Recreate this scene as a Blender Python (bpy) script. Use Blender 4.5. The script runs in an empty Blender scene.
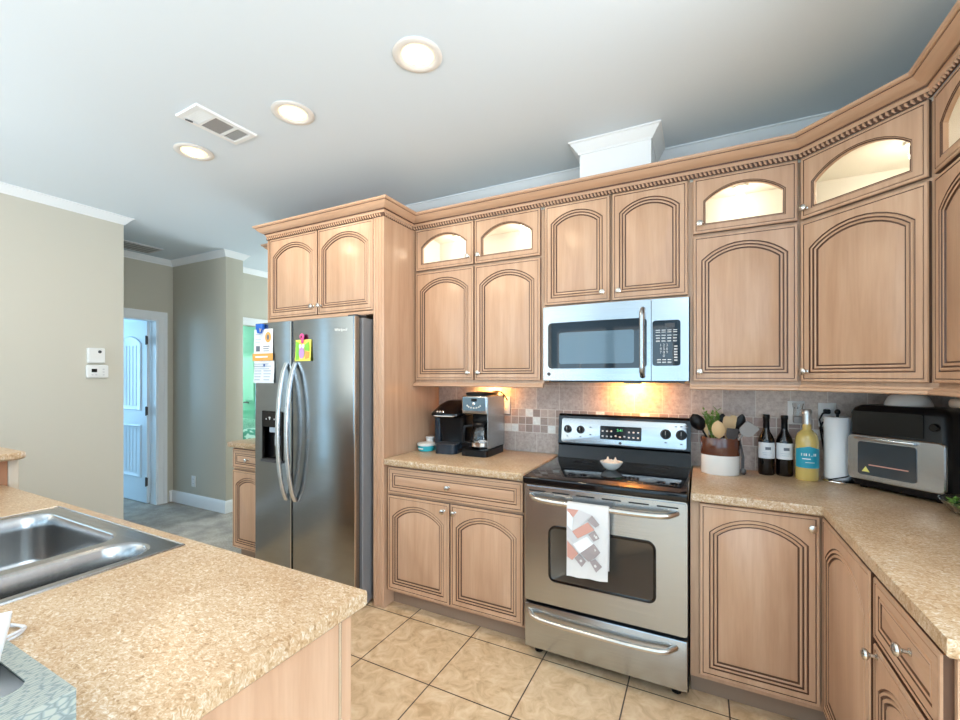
import bpy, bmesh, math, random
from mathutils import Vector, Matrix
random.seed(7)
PI = math.pi
scene = bpy.context.scene
C = scene.collection

# ------------------------------------------------------------------ camera
cd = bpy.data.cameras.new('camera')
cam = bpy.data.objects.new('camera', cd); C.objects.link(cam)
cam.location = (0.8062, -2.714, 1.4137)
cam.rotation_euler = (math.radians(90.06), 0, math.radians(26.97))
cd.sensor_width = 36; cd.lens = 16.2145; cd.shift_y = 0.0166; cd.clip_start = 0.05
scene.camera = cam

# ------------------------------------------------------------------ world, window light, exposure
w = bpy.data.worlds.new('world'); scene.world = w; w.use_nodes = True
w.node_tree.nodes['Background'].inputs[0].default_value = (0.62, 0.82, 1.0, 1)
w.node_tree.nodes['Background'].inputs[1].default_value = 1.2
vs = scene.view_settings
vs.view_transform = 'Standard'; vs.look = 'None'; vs.gamma = 1; vs.use_curve_mapping = False
vs.exposure = 0.54

def area(name, loc, rot, sx, sy, power, col, spread=PI):
    l = bpy.data.lights.new(name, 'AREA'); l.shape = 'RECTANGLE'; l.size = sx; l.size_y = sy
    l.energy = power; l.color = col; l.spread = spread
    o = bpy.data.objects.new(name, l); C.objects.link(o); o.location = loc; o.rotation_euler = rot
    return o
DAY = (0.42, 0.76, 1.0)
SKYB = (0.40, 0.72, 1.0)
for k, wx in enumerate((-2.0, 0.5, 3.1)):
    area('window_daylight', (wx, -6.74, 1.25), (math.radians(90), 0, 0), 2.1, 2.2, 15, DAY)
area('window_daylight', (4.58, -3.6, 1.35), (math.radians(90), 0, math.radians(90)), 2.2, 1.8, 75, (0.8, 0.92, 1.0))
area('window_daylight', (-3.54, -2.83, 1.25), (math.radians(90), 0, math.radians(-90)), .24, 1.9, 6, DAY)
area('window_daylight', (-7.2, -0.9, 1.5), (math.radians(90), 0, math.radians(-90)), 1.5, 1.5, 48, SKYB)
area('window_daylight', (-6.6, 2.0, 1.6), (math.radians(90), 0, math.radians(-110)), 1.0, 1.2, 40, (0.75, 1.0, 0.9))
area('window_daylight', (-3.2, 2.42, 1.6), (math.radians(90), 0, math.radians(180)), 1.0, 1.2, 34, (.8, .93, 1.0))  # added fill lamp before a windowless wall, brightening the hall
# added unseen upward fill lamps: the ceiling bounces soft light into the kitchen
area('ceiling_uplight', (3.2, -3.4, 1.2), (PI, 0, 0), 2.0, 4.2, 290, (.95, .98, 1.0))
area('ceiling_uplight', (-2.5, -5.0, 1.2), (PI, 0, 0), 1.5, 2.6, 95, (.95, .98, 1.0))

# ------------------------------------------------------------------ materials
def newmat(name):
    m = bpy.data.materials.new(name); m.use_nodes = True
    nt = m.node_tree; b = nt.nodes['Principled BSDF']
    return m, nt, b
def N(nt, t, **kw):
    n = nt.nodes.new(t)
    for k, v in kw.items(): setattr(n, k, v)
    return n
def simple(name, col, rough=0.5, metal=0.0, emit=None, es=1.0, spec=None, coat=0.0, trans=0.0, ior=None, alpha=None):
    m, nt, b = newmat(name)
    b.inputs['Base Color'].default_value = (*col, 1); b.inputs['Roughness'].default_value = rough
    b.inputs['Metallic'].default_value = metal
    if spec is not None: b.inputs['Specular IOR Level'].default_value = spec
    if coat: b.inputs['Coat Weight'].default_value = coat
    if trans: b.inputs['Transmission Weight'].default_value = trans
    if ior: b.inputs['IOR'].default_value = ior
    if emit: b.inputs['Emission Color'].default_value = (*emit, 1); b.inputs['Emission Strength'].default_value = es
    # a faint procedural variation so that no surface is perfectly uniform
    if not emit and not trans:
        tc = N(nt, 'ShaderNodeTexCoord'); no = N(nt, 'ShaderNodeTexNoise'); no.inputs['Scale'].default_value = 9
        nt.links.new(tc.outputs['Object'], no.inputs['Vector'])
        mr = N(nt, 'ShaderNodeMapRange'); mr.inputs['To Min'].default_value = max(0, rough - .04); mr.inputs['To Max'].default_value = min(1, rough + .04)
        nt.links.new(no.outputs['Fac'], mr.inputs['Value']); nt.links.new(mr.outputs['Result'], b.inputs['Roughness'])
    return m
def ramp(nt, stops, interp='LINEAR'):
    r = N(nt, 'ShaderNodeValToRGB'); cr = r.color_ramp; cr.interpolation = interp
    while len(cr.elements) > 1: cr.elements.remove(cr.elements[-1])
    cr.elements[0].position = stops[0][0]; cr.elements[0].color = (*stops[0][1], 1)
    for p, c in stops[1:]:
        e = cr.elements.new(p); e.color = (*c, 1)
    return r
def wood(name, c1, c2, c3, scale=(16, 16, 1.1), rough=0.32):
    m, nt, b = newmat(name)
    tc = N(nt, 'ShaderNodeTexCoord'); oi = N(nt, 'ShaderNodeObjectInfo')
    add = N(nt, 'ShaderNodeVectorMath', operation='ADD'); mul = N(nt, 'ShaderNodeMath', operation='MULTIPLY'); mul.inputs[1].default_value = 37.0
    nt.links.new(oi.outputs['Random'], mul.inputs[0]); nt.links.new(tc.outputs['Object'], add.inputs[0]); nt.links.new(mul.outputs[0], add.inputs[1])
    mp = N(nt, 'ShaderNodeMapping'); mp.inputs['Scale'].default_value = scale
    nt.links.new(add.outputs[0], mp.inputs['Vector'])
    n1 = N(nt, 'ShaderNodeTexNoise'); n1.inputs['Scale'].default_value = 1.0; n1.inputs['Detail'].default_value = 6; n1.inputs['Roughness'].default_value = .55; n1.inputs['Distortion'].default_value = .6
    nt.links.new(mp.outputs[0], n1.inputs['Vector'])
    r = ramp(nt, [(.25, c1), (.52, c2), (.78, c3)]); nt.links.new(n1.outputs['Fac'], r.inputs[0])
    mp2 = N(nt, 'ShaderNodeMapping'); mp2.inputs['Scale'].default_value = tuple(s * 6 for s in scale)
    nt.links.new(add.outputs[0], mp2.inputs['Vector'])
    n2 = N(nt, 'ShaderNodeTexNoise'); n2.inputs['Scale'].default_value = 1.0; n2.inputs['Detail'].default_value = 3
    nt.links.new(mp2.outputs[0], n2.inputs['Vector'])
    mx = N(nt, 'ShaderNodeMixRGB', blend_type='MULTIPLY'); mx.inputs[0].default_value = .12
    r2 = ramp(nt, [(.35, (.55, .5, .45)), (.6, (1, 1, 1))]); nt.links.new(n2.outputs['Fac'], r2.inputs[0])
    nt.links.new(r.outputs[0], mx.inputs[1]); nt.links.new(r2.outputs[0], mx.inputs[2]); nt.links.new(mx.outputs[0], b.inputs['Base Color'])
    b.inputs['Roughness'].default_value = rough
    bp = N(nt, 'ShaderNodeBump'); bp.inputs['Strength'].default_value = .05; bp.inputs['Distance'].default_value = .01
    nt.links.new(n2.outputs['Fac'], bp.inputs['Height']); nt.links.new(bp.outputs[0], b.inputs['Normal'])
    return m
W1, W2, W3 = (.49, .295, .185), (.56, .353, .230), (.62, .414, .283)
M = {}
M['wood'] = wood('maple_vertical', W1, W2, W3)
M['woodh'] = wood('maple_horizontal', W1, W2, W3, (1.1, 1.1, 16))
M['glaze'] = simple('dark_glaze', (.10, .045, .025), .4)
M['cream'] = simple('cream_cabinet_lining', (.84, .81, .74), .5)
M['knob'] = simple('satin_nickel', (.62, .60, .56), .25, 1.0)
M['pane'] = simple('frosted_pane', (1, .98, .93), .12, trans=1.0, ior=1.05)
M['wall'] = simple('beige_wall_paint', (.60, .565, .48), .8)
M['bluewall'] = simple('blue_grey_wall_paint', (.15, .26, .35), .7)  # blue put on the unseen rear walls to tint the steel's reflections
M['hallwall'] = simple('hall_wall_paint', (.54, .51, .42), .45)
M['ceil'] = simple('ceiling_paint', (.68, .76, .83), .9)
M['white'] = simple('white_trim_paint', (.82, .84, .85), .45)
M['mint'] = simple('mint_paint', (.45, .80, .66), .7)
M['doorw'] = simple('white_door_paint', (.72, .80, .86), .45)
M['black'] = simple('black_plastic', (.006, .006, .007), .32, spec=.25)
M['blackg'] = simple('black_gloss', (.004, .004, .005), .06, spec=.4)
M['dgrey'] = simple('dark_grey_plastic', (.05, .05, .055), .4)
M['dark'] = simple('dark_recess', (.015, .013, .012), .8)
M['chrome'] = simple('chrome', (.78, .78, .78), .12, 1.0)
M['bluegrey'] = simple('blue_grey_plastic', (.018, .028, .042), .15)
M['whitep'] = simple('white_plastic', (.80, .80, .78), .4)
M['ceramic'] = simple('white_ceramic', (.78, .77, .74), .15, coat=.4)
M['brown'] = simple('brown_glaze', (.10, .030, .015), .12, coat=.5)
M['paper'] = simple('white_paper', (.82, .84, .86), .8)
M['teal'] = simple('teal_plastic', (.03, .42, .50), .35)
M['glass'] = simple('clear_glass', (1, 1, 1), .03, trans=1.0, ior=1.45)
M['winegold'] = simple('pale_wine', (.84, .63, .20), .04, coat=1.0, trans=.3, ior=1.34)
M['bottledark'] = simple('dark_bottle_glass', (.004, .003, .004), .05, coat=.3)
M['beech'] = simple('beech_utensil', (.62, .42, .22), .55)
M['green'] = simple('leaf_green', (.16, .33, .06), .5)
M['greend'] = simple('dark_salad_green', (.05, .16, .04), .4)
M['grey'] = simple('grey_plastic', (.30, .30, .30), .45)
M['blue'] = simple('blue_clip', (.01, .12, .55), .35)
M['pink'] = simple('pink_magnet', (.80, .07, .28), .35)
M['orange'] = simple('orange_print', (.80, .40, .10), .7)
M['yellow'] = simple('yellow_paper', (.85, .80, .15), .7)
M['lime'] = simple('green_crayon', (.25, .62, .07), .7)
M['lilac'] = simple('lilac_crayon', (.55, .32, .62), .7)
M['ink'] = simple('grey_ink', (.16, .18, .22), .8)
M['inkl'] = simple('pale_ink', (.45, .52, .60), .8)
M['salmon'] = simple('salmon_print', (.62, .33, .27), .9)
M['taupe'] = simple('taupe_print', (.36, .31, .31), .9)
M['pgrey'] = simple('pale_grey_print', (.62, .61, .62), .9)
M['cloth'] = simple('white_cloth', (.70, .69, .68), .9)
M['lamp'] = simple('lamp_lens', (1, .9, .7), .5, emit=(1.0, .80, .52), es=9.0)
M['lampw'] = simple('warm_lens', (1, .8, .5), .5, emit=(1.0, .55, .2), es=2.0)
M['baffle'] = simple('lit_baffle', (.9, .8, .6), .5, emit=(1.0, .80, .45), es=.75)
M['lampring'] = simple('lamp_trim', (.75, .73, .70), .5)
M['lcdg'] = simple('green_digits', (.05, .3, .1), .5, emit=(.15, .9, .3), es=.6)
M['foil'] = simple('silver_foil', (.70, .68, .66), .3, .8)
M['tlabel'] = simple('teal_label', (.015, .30, .42), .55)
M['wlabel'] = simple('white_label', (.74, .76, .78), .6)
M['warn'] = simple('yellow_sticker', (.75, .70, .20), .5)
M['peach'] = simple('garlic_skin', (.80, .62, .48), .6)
M['terra'] = simple('terracotta_tile', (.42, .20, .11), .35)
M['postw'] = simple('cream_post_paint', (.62, .55, .45), .5)
M['ovenwin'] = simple('dark_window_glass', (.035, .045, .055), .07, coat=.8)
M['ringm'] = simple('burner_print', (.022, .022, .024), .25)
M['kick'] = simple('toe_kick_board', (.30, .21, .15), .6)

def steel(name, base, rough, sc=(400, 400, 3), tint=(1, 1, 1)):
    m, nt, b = newmat(name)
    tc = N(nt, 'ShaderNodeTexCoord'); mp = N(nt, 'ShaderNodeMapping'); mp.inputs['Scale'].default_value = sc
    nt.links.new(tc.outputs['Object'], mp.inputs['Vector'])
    no = N(nt, 'ShaderNodeTexNoise'); no.inputs['Scale'].default_value = 1; no.inputs['Detail'].default_value = 2
    nt.links.new(mp.outputs[0], no.inputs['Vector'])
    r = ramp(nt, [(.3, tuple(base * .93 * t for t in tint)), (.7, tuple(base * 1.05 * t for t in tint))])
    nt.links.new(no.outputs['Fac'], r.inputs[0]); nt.links.new(r.outputs[0], b.inputs['Base Color'])
    b.inputs['Metallic'].default_value = 1; b.inputs['Roughness'].default_value = rough
    return m
M['steel'] = steel('brushed_stainless', .50, .27, (3, 3, 300), (.94, 1, 1.05))
M['slate'] = steel('slate_stainless', .32, .20, (3, 3, 300), (.93, 1, 1.05))
M['handlem'] = steel('handle_stainless', .72, .24, (3, 3, 40), (.95, 1, 1.04))
M['slateside'] = simple('grey_case_paint', (.20, .20, .21), .45)
M['sink'] = steel('sink_stainless', .40, .24, (3, 200, 3))

def laminate():
    m, nt, b = newmat('speckled_laminate')
    tc = N(nt, 'ShaderNodeTexCoord')
    mp = N(nt, 'ShaderNodeMapping'); mp.inputs['Scale'].default_value = (1, 1.5, 1); mp.inputs['Rotation'].default_value = (0, 0, .5)
    nt.links.new(tc.outputs['Object'], mp.inputs['Vector'])
    n1 = N(nt, 'ShaderNodeTexNoise'); n1.inputs['Scale'].default_value = 95; n1.inputs['Detail'].default_value = 4; n1.inputs['Roughness'].default_value = .6; n1.inputs['Distortion'].default_value = 1.2
    nt.links.new(mp.outputs[0], n1.inputs['Vector'])
    r = ramp(nt, [(.30, (.27, .16, .075)), (.42, (.48, .32, .175)), (.52, (.55, .40, .26)), (.60, (.62, .50, .365)), (.68, (.72, .68, .60))])
    nt.links.new(n1.outputs['Fac'], r.inputs[0])
    n2 = N(nt, 'ShaderNodeTexNoise'); n2.inputs['Scale'].default_value = 9; n2.inputs['Detail'].default_value = 3
    nt.links.new(tc.outputs['Object'], n2.inputs['Vector'])
    r2 = ramp(nt, [(.35, (.88, .82, .76)), (.65, (1, 1, 1))]); nt.links.new(n2.outputs['Fac'], r2.inputs[0])
    mx = N(nt, 'ShaderNodeMixRGB', blend_type='MULTIPLY'); mx.inputs[0].default_value = 1
    nt.links.new(r.outputs[0], mx.inputs[1]); nt.links.new(r2.outputs[0], mx.inputs[2]); nt.links.new(mx.outputs[0], b.inputs['Base Color'])
    b.inputs['Roughness'].default_value = .33
    return m
M['lam'] = laminate()

def floor_tile():
    m, nt, b = newmat('cream_floor_tile')
    tc = N(nt, 'ShaderNodeTexCoord'); mp = N(nt, 'ShaderNodeMapping'); mp.inputs['Location'].default_value = (.302 + 40.6, .645 + 40.8, 0)
    nt.links.new(tc.outputs['Object'], mp.inputs['Vector'])
    br = N(nt, 'ShaderNodeTexBrick'); br.offset = 0; br.squash = 1
    br.inputs['Scale'].default_value = 1; br.inputs['Brick Width'].default_value = .406; br.inputs['Row Height'].default_value = .408
    br.inputs['Mortar Size'].default_value = .0032; br.inputs['Mortar Smooth'].default_value = .1
    br.inputs['Color1'].default_value = (.92, .92, .92, 1); br.inputs['Color2'].default_value = (1, 1, 1, 1); br.inputs['Mortar'].default_value = (1, 1, 1, 1)
    nt.links.new(mp.outputs[0], br.inputs['Vector'])
    n1 = N(nt, 'ShaderNodeTexNoise'); n1.inputs['Scale'].default_value = 13; n1.inputs['Detail'].default_value = 8; n1.inputs['Roughness'].default_value = .62; n1.inputs['Distortion'].default_value = .9
    nt.links.new(tc.outputs['Object'], n1.inputs['Vector'])
    r = ramp(nt, [(.30, (.52, .34, .185)), (.46, (.67, .47, .28)), (.56, (.74, .54, .34)), (.72, (.82, .65, .44))]); nt.links.new(n1.outputs['Fac'], r.inputs[0])
    mx = N(nt, 'ShaderNodeMixRGB', blend_type='MULTIPLY'); mx.inputs[0].default_value = 1
    nt.links.new(r.outputs[0], mx.inputs[1]); nt.links.new(br.outputs['Color'], mx.inputs[2])
    m2 = N(nt, 'ShaderNodeMixRGB'); m2.inputs[2].default_value = (.07, .04, .025, 1)
    nt.links.new(br.outputs['Fac'], m2.inputs[0]); nt.links.new(mx.outputs[0], m2.inputs[1]); nt.links.new(m2.outputs[0], b.inputs['Base Color'])
    b.inputs['Roughness'].default_value = .38
    bp = N(nt, 'ShaderNodeBump'); bp.inputs['Strength'].default_value = .4; bp.inputs['Distance'].default_value = .003; bp.invert = True
    nt.links.new(br.outputs['Fac'], bp.inputs['Height']); nt.links.new(bp.outputs[0], b.inputs['Normal'])
    return m
M['tile'] = floor_tile()

def carpet():
    m, nt, b = newmat('grey_beige_carpet')
    tc = N(nt, 'ShaderNodeTexCoord'); n1 = N(nt, 'ShaderNodeTexNoise'); n1.inputs['Scale'].default_value = 160; n1.inputs['Detail'].default_value = 3
    n2 = N(nt, 'ShaderNodeTexNoise'); n2.inputs['Scale'].default_value = 6; n2.inputs['Detail'].default_value = 4
    for n in (n1, n2): nt.links.new(tc.outputs['Object'], n.inputs['Vector'])
    r = ramp(nt, [(.3, (.30, .26, .21)), (.7, (.52, .47, .40))]); nt.links.new(n1.outputs['Fac'], r.inputs[0])
    r2 = ramp(nt, [(.35, (.75, .75, .78)), (.65, (1.1, 1.1, 1.1))]); nt.links.new(n2.outputs['Fac'], r2.inputs[0])
    mx = N(nt, 'ShaderNodeMixRGB', blend_type='MULTIPLY'); mx.inputs[0].default_value = 1
    nt.links.new(r.outputs[0], mx.inputs[1]); nt.links.new(r2.outputs[0], mx.inputs[2]); nt.links.new(mx.outputs[0], b.inputs['Base Color'])
    b.inputs['Roughness'].default_value = .95
    bp = N(nt, 'ShaderNodeBump'); bp.inputs['Strength'].default_value = .6; bp.inputs['Distance'].default_value = .006
    nt.links.new(n1.outputs['Fac'], bp.inputs['Height']); nt.links.new(bp.outputs[0], b.inputs['Normal'])
    return m
M['carpet'] = carpet()

def splash():
    m, nt, b = newmat('taupe_ceramic_backsplash')
    L = nt.links.new
    tc = N(nt, 'ShaderNodeTexCoord'); sp = N(nt, 'ShaderNodeSeparateXYZ'); L(tc.outputs['Object'], sp.inputs[0])
    u = N(nt, 'ShaderNodeMath', operation='SUBTRACT'); L(sp.outputs['X'], u.inputs[0]); L(sp.outputs['Y'], u.inputs[1])
    def grid(size_u, size_v, u0, v0, mortar):
        au = N(nt, 'ShaderNodeMath', operation='ADD'); au.inputs[1].default_value = u0; L(u.outputs[0], au.inputs[0])
        av = N(nt, 'ShaderNodeMath', operation='ADD'); av.inputs[1].default_value = v0; L(sp.outputs['Z'], av.inputs[0])
        cv = N(nt, 'ShaderNodeCombineXYZ'); L(au.outputs[0], cv.inputs['X']); L(av.outputs[0], cv.inputs['Y'])
        br = N(nt, 'ShaderNodeTexBrick'); br.offset = 0; br.squash = 1
        br.inputs['Scale'].default_value = 1; br.inputs['Brick Width'].default_value = size_u; br.inputs['Row Height'].default_value = size_v
        br.inputs['Mortar Size'].default_value = mortar; br.inputs['Mortar Smooth'].default_value = .1
        L(cv.outputs[0], br.inputs['Vector'])
        dv = N(nt, 'ShaderNodeVectorMath', operation='DIVIDE'); dv.inputs[1].default_value = (size_u, size_v, 1); L(cv.outputs[0], dv.inputs[0])
        fl = N(nt, 'ShaderNodeVectorMath', operation='FLOOR'); L(dv.outputs[0], fl.inputs[0])
        wn = N(nt, 'ShaderNodeTexWhiteNoise'); wn.noise_dimensions = '2D'; L(fl.outputs[0], wn.inputs['Vector'])
        return br, wn
    bb, wb = grid(.1525, .155, 5 * .1525 * 4 - .009, -1.198 + .155 * 20, .0015)
    bs, wsn = grid(.0515, .05167, .0515 * 60 + .016, -1.043 + .05167 * 30, .0022)
    n1 = N(nt, 'ShaderNodeTexNoise'); n1.inputs['Scale'].default_value = 55; n1.inputs['Detail'].default_value = 5; n1.inputs['Roughness'].default_value = .65; L(tc.outputs['Object'], n1.inputs['Vector'])
    r1 = ramp(nt, [(.3, (.40, .325, .28)), (.5, (.53, .45, .395)), (.7, (.63, .565, .505))]); L(n1.outputs['Fac'], r1.inputs[0])
    rb = ramp(nt, [(0, (.85, .85, .87)), (1, (1.08, 1.05, 1.02))]); L(wb.outputs['Value'], rb.inputs[0])
    mb = N(nt, 'ShaderNodeMixRGB', blend_type='MULTIPLY'); mb.inputs[0].default_value = 1; L(r1.outputs[0], mb.inputs[1]); L(rb.outputs[0], mb.inputs[2])
    g1 = N(nt, 'ShaderNodeMixRGB'); g1.inputs[2].default_value = (.66, .62, .56, 1); L(bb.outputs['Fac'], g1.inputs[0]); L(mb.outputs[0], g1.inputs[1])
    rs = ramp(nt, [(0, (.34, .26, .22)), (.22, (.46, .34, .29)), (.42, (.42, .32, .29)), (.62, (.52, .42, .36)), (.78, (.38, .30, .26)), (.87, (.80, .81, .77))], 'CONSTANT'); L(wsn.outputs['Value'], rs.inputs[0])
    nz = ramp(nt, [(.3, (.82, .82, .82)), (.7, (1.1, 1.1, 1.1))]); L(n1.outputs['Fac'], nz.inputs[0])
    ms = N(nt, 'ShaderNodeMixRGB', blend_type='MULTIPLY'); ms.inputs[0].default_value = 1; L(rs.outputs[0], ms.inputs[1]); L(nz.outputs[0], ms.inputs[2])
    g2 = N(nt, 'ShaderNodeMixRGB'); g2.inputs[2].default_value = (.68, .63, .57, 1); L(bs.outputs['Fac'], g2.inputs[0]); L(ms.outputs[0], g2.inputs[1])
    a = N(nt, 'ShaderNodeMath', operation='GREATER_THAN'); a.inputs[1].default_value = 1.043; L(sp.outputs['Z'], a.inputs[0])
    c = N(nt, 'ShaderNodeMath', operation='LESS_THAN'); c.inputs[1].default_value = 1.198; L(sp.outputs['Z'], c.inputs[0])
    mk = N(nt, 'ShaderNodeMath', operation='MULTIPLY'); L(a.outputs[0], mk.inputs[0]); L(c.outputs[0], mk.inputs[1])
    f = N(nt, 'ShaderNodeMixRGB'); L(mk.outputs[0], f.inputs[0]); L(g1.outputs[0], f.inputs[1]); L(g2.outputs[0], f.inputs[2]); L(f.outputs[0], b.inputs['Base Color'])
    fh = N(nt, 'ShaderNodeMixRGB'); L(mk.outputs[0], fh.inputs[0]); L(bb.outputs['Fac'], fh.inputs[1]); L(bs.outputs['Fac'], fh.inputs[2])
    bp = N(nt, 'ShaderNodeBump'); bp.inputs['Strength'].default_value = .4; bp.inputs['Distance'].default_value = .002; bp.invert = True; L(fh.outputs[0], bp.inputs['Height']); L(bp.outputs[0], b.inputs['Normal'])
    b.inputs['Roughness'].default_value = .35
    return m
M['splash'] = splash()

def tissue_pattern():
    m, nt, b = newmat('grey_green_net_print')
    tc = N(nt, 'ShaderNodeTexCoord'); mp = N(nt, 'ShaderNodeMapping'); mp.inputs['Scale'].default_value = (230, 62, 130); mp.inputs['Rotation'].default_value = (0, 0, .15)
    nt.links.new(tc.outputs['Object'], mp.inputs['Vector'])
    v = N(nt, 'ShaderNodeTexVoronoi', feature='DISTANCE_TO_EDGE'); v.inputs['Scale'].default_value = 1; nt.links.new(mp.outputs[0], v.inputs['Vector'])
    r = ramp(nt, [(.0, (.17, .21, .21)), (.09, (.27, .32, .31)), (.15, (.36, .38, .34))]); nt.links.new(v.outputs['Distance'], r.inputs[0])
    nt.links.new(r.outputs[0], b.inputs['Base Color']); b.inputs['Roughness'].default_value = .6
    return m
M['net'] = tissue_pattern()
def leafprint():
    m, nt, b = newmat('mint_leaf_print')
    tc = N(nt, 'ShaderNodeTexCoord'); v = N(nt, 'ShaderNodeTexWave'); v.inputs['Scale'].default_value = 7; v.inputs['Distortion'].default_value = 9; nt.links.new(tc.outputs['Object'], v.inputs['Vector'])
    r = ramp(nt, [(.3, (.10, .42, .30)), (.5, (.35, .72, .58)), (.7, (.60, .90, .78))]); nt.links.new(v.outputs['Fac'], r.inputs[0])
    nt.links.new(r.outputs[0], b.inputs['Base Color']); b.inputs['Roughness'].default_value = .8
    return m
M['leafprint'] = leafprint()

# ------------------------------------------------------------------ helpers
def add_box(bm, x0, x1, y0, y1, z0, z1, bev=0, seg=2, mi=0, only=None):
    if x0 > x1: x0, x1 = x1, x0
    if y0 > y1: y0, y1 = y1, y0
    if z0 > z1: z0, z1 = z1, z0
    vs_ = [bm.verts.new((x, y, z)) for z in (z0, z1) for x, y in ((x0, y0), (x1, y0), (x1, y1), (x0, y1))]
    fs = [bm.faces.new([vs_[i] for i in q]) for q in ((3, 2, 1, 0), (4, 5, 6, 7), (0, 1, 5, 4), (1, 2, 6, 5), (2, 3, 7, 6), (3, 0, 4, 7))]
    for f in fs: f.material_index = mi
    if bev:
        es = list({e for f in fs for e in f.edges})
        if only == 'z': es = [e for e in es if abs(e.verts[0].co.z - e.verts[1].co.z) > 1e-6]
        if only == 'y': es = [e for e in es if abs(e.verts[0].co.y - e.verts[1].co.y) > 1e-6]
        r = bmesh.ops.bevel(bm, geom=es, offset=bev, segments=seg, profile=.5, affect='EDGES')
        for f in r['faces']: f.material_index = mi
def add_prism(bm, poly, a0, a1, axis='z', mi=0):
    """closed prism of a 2D outline; axis z: (x,y), axis y: (x,z), axis x: (y,z)"""
    def P(p, a):
        return (p[0], p[1], a) if axis == 'z' else ((p[0], a, p[1]) if axis == 'y' else (a, p[0], p[1]))
    A = [bm.verts.new(P(p, a0)) for p in poly]; B = [bm.verts.new(P(p, a1)) for p in poly]
    n = len(poly)
    fs = [bm.faces.new(A[::-1]), bm.faces.new(B)]
    for i in range(n): fs.append(bm.faces.new((A[i], A[(i + 1) % n], B[(i + 1) % n], B[i])))
    for f in fs: f.material_index = mi
def add_loft(bm, loops, mats=None, cap0=True, cap1=True, closed=True, capmi=None, pmats=None):
    """bridge equally long loops of points; mats[i] is the material of band i"""
    R = [[bm.verts.new(p) for p in L] for L in loops]
    n = len(R[0]); m = n if closed else n - 1
    for k in range(len(R) - 1):
        for i in range(m):
            j = (i + 1) % n
            q = [R[k][i], R[k][j], R[k + 1][j], R[k + 1][i]]
            f = bm.faces.new(q); f.material_index = pmats[i] if pmats else (mats[k] if mats else 0)
    if cap0: f = bm.faces.new(R[0][::-1]); f.material_index = (capmi if capmi is not None else (mats[0] if mats else 0))
    if cap1: f = bm.faces.new(R[-1]); f.material_index = (capmi if capmi is not None else (mats[-1] if mats else 0))
def add_lathe(bm, prof, c=(0, 0, 0), seg=24, sx=1, sy=1, mi=0, mats=None, rot=None):
    """prof: list of (radius, height); closes at zero radii"""
    rot = rot or Matrix.Identity(3)
    rings = []
    for r, h in prof:
        if r < 1e-6: rings.append([bm.verts.new(Vector(c) + rot @ Vector((0, 0, h)))])
        else: rings.append([bm.verts.new(Vector(c) + rot @ Vector((r * sx * math.cos(2 * PI * i / seg), r * sy * math.sin(2 * PI * i / seg), h))) for i in range(seg)])
    for k in range(len(rings) - 1):
        a, b = rings[k], rings[k + 1]; m_ = mats[k] if mats else mi
        for i in range(seg):
            j = (i + 1) % seg
            if len(a) == 1 and len(b) == 1: continue
            if len(a) == 1: f = bm.faces.new((a[0], b[i], b[j]))
            elif len(b) == 1: f = bm.faces.new((a[i], a[j], b[0]))
            else: f = bm.faces.new((a[i], a[j], b[j], b[i]))
            f.material_index = m_
def add_tube(bm, pts, r, seg=8, mi=0, closed=False, sy=1.0):
    pts = [Vector(p) for p in pts]; n = len(pts); rings = []
    rr = r if isinstance(r, (list, tuple)) else [r] * n
    up = None
    for i, p in enumerate(pts):
        t = (pts[(i + 1) % n] - pts[i - 1]) if closed else (pts[min(i + 1, n - 1)] - pts[max(i - 1, 0)])
        t.normalize()
        if up is None: up = Vector((0, 0, 1)) if abs(t.z) < .9 else Vector((0, 1, 0))
        a = t.cross(up)
        if a.length < 1e-4: a = t.cross(Vector((1, 0, 0)))
        a.normalize(); b = a.cross(t).normalized(); up = b
        rings.append([bm.verts.new(p + (a * math.cos(2 * PI * k / seg) + b * (math.sin(2 * PI * k / seg) * sy)) * rr[i]) for k in range(seg)])
    for i in range(n if closed else n - 1):
        A, B = rings[i], rings[(i + 1) % n]
        for k in range(seg):
            f = bm.faces.new((A[k], A[(k + 1) % seg], B[(k + 1) % seg], B[k])); f.material_index = mi
    if not closed:
        for R_, rev in ((rings[0], 1), (rings[-1], 0)):
            f = bm.faces.new(R_[::-1] if rev else R_); f.material_index = mi
def add_ball(bm, c, rx, ry=None, rz=None, mi=0, seg=12, rings=8):
    ry = ry or rx; rz = rz or rx
    add_lathe(bm, [(math.sin(PI * k / rings) * 1.0, -math.cos(PI * k / rings) * rz) for k in range(rings + 1)], c, seg, rx, ry, mi)
def rrect(x0, x1, z0, z1, r, n=5):
    pts = []
    for cx, cz, a0 in ((x1 - r, z0 + r, -90), (x1 - r, z1 - r, 0), (x0 + r, z1 - r, 90), (x0 + r, z0 + r, 180)):
        for i in range(n + 1):
            a = math.radians(a0 + 90 * i / n); pts.append((cx + r * math.cos(a), cz + r * math.sin(a)))
    return pts
def sweep(bm, path, prof, mi=0, mats=None, pmats=None):
    """sweep a closed profile of (out, z) along an open plan path with mitred corners; out is to the right of travel"""
    P = [Vector((p[0], p[1])) for p in path]; n = len(P); loops = []
    for i in range(n):
        nd = []
        if i > 0: d = (P[i] - P[i - 1]).normalized(); nd.append(Vector((d.y, -d.x)))
        if i < n - 1: d = (P[i + 1] - P[i]).normalized(); nd.append(Vector((d.y, -d.x)))
        m = sum(nd, Vector((0, 0))); m.normalize(); k = 1 / max(.2, m.dot(nd[0]))
        loops.append([(P[i].x + m.x * o * k, P[i].y + m.y * o * k, z) for o, z in prof])
    add_loft(bm, loops, [mi] * (n - 1), capmi=mi, pmats=pmats)
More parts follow.
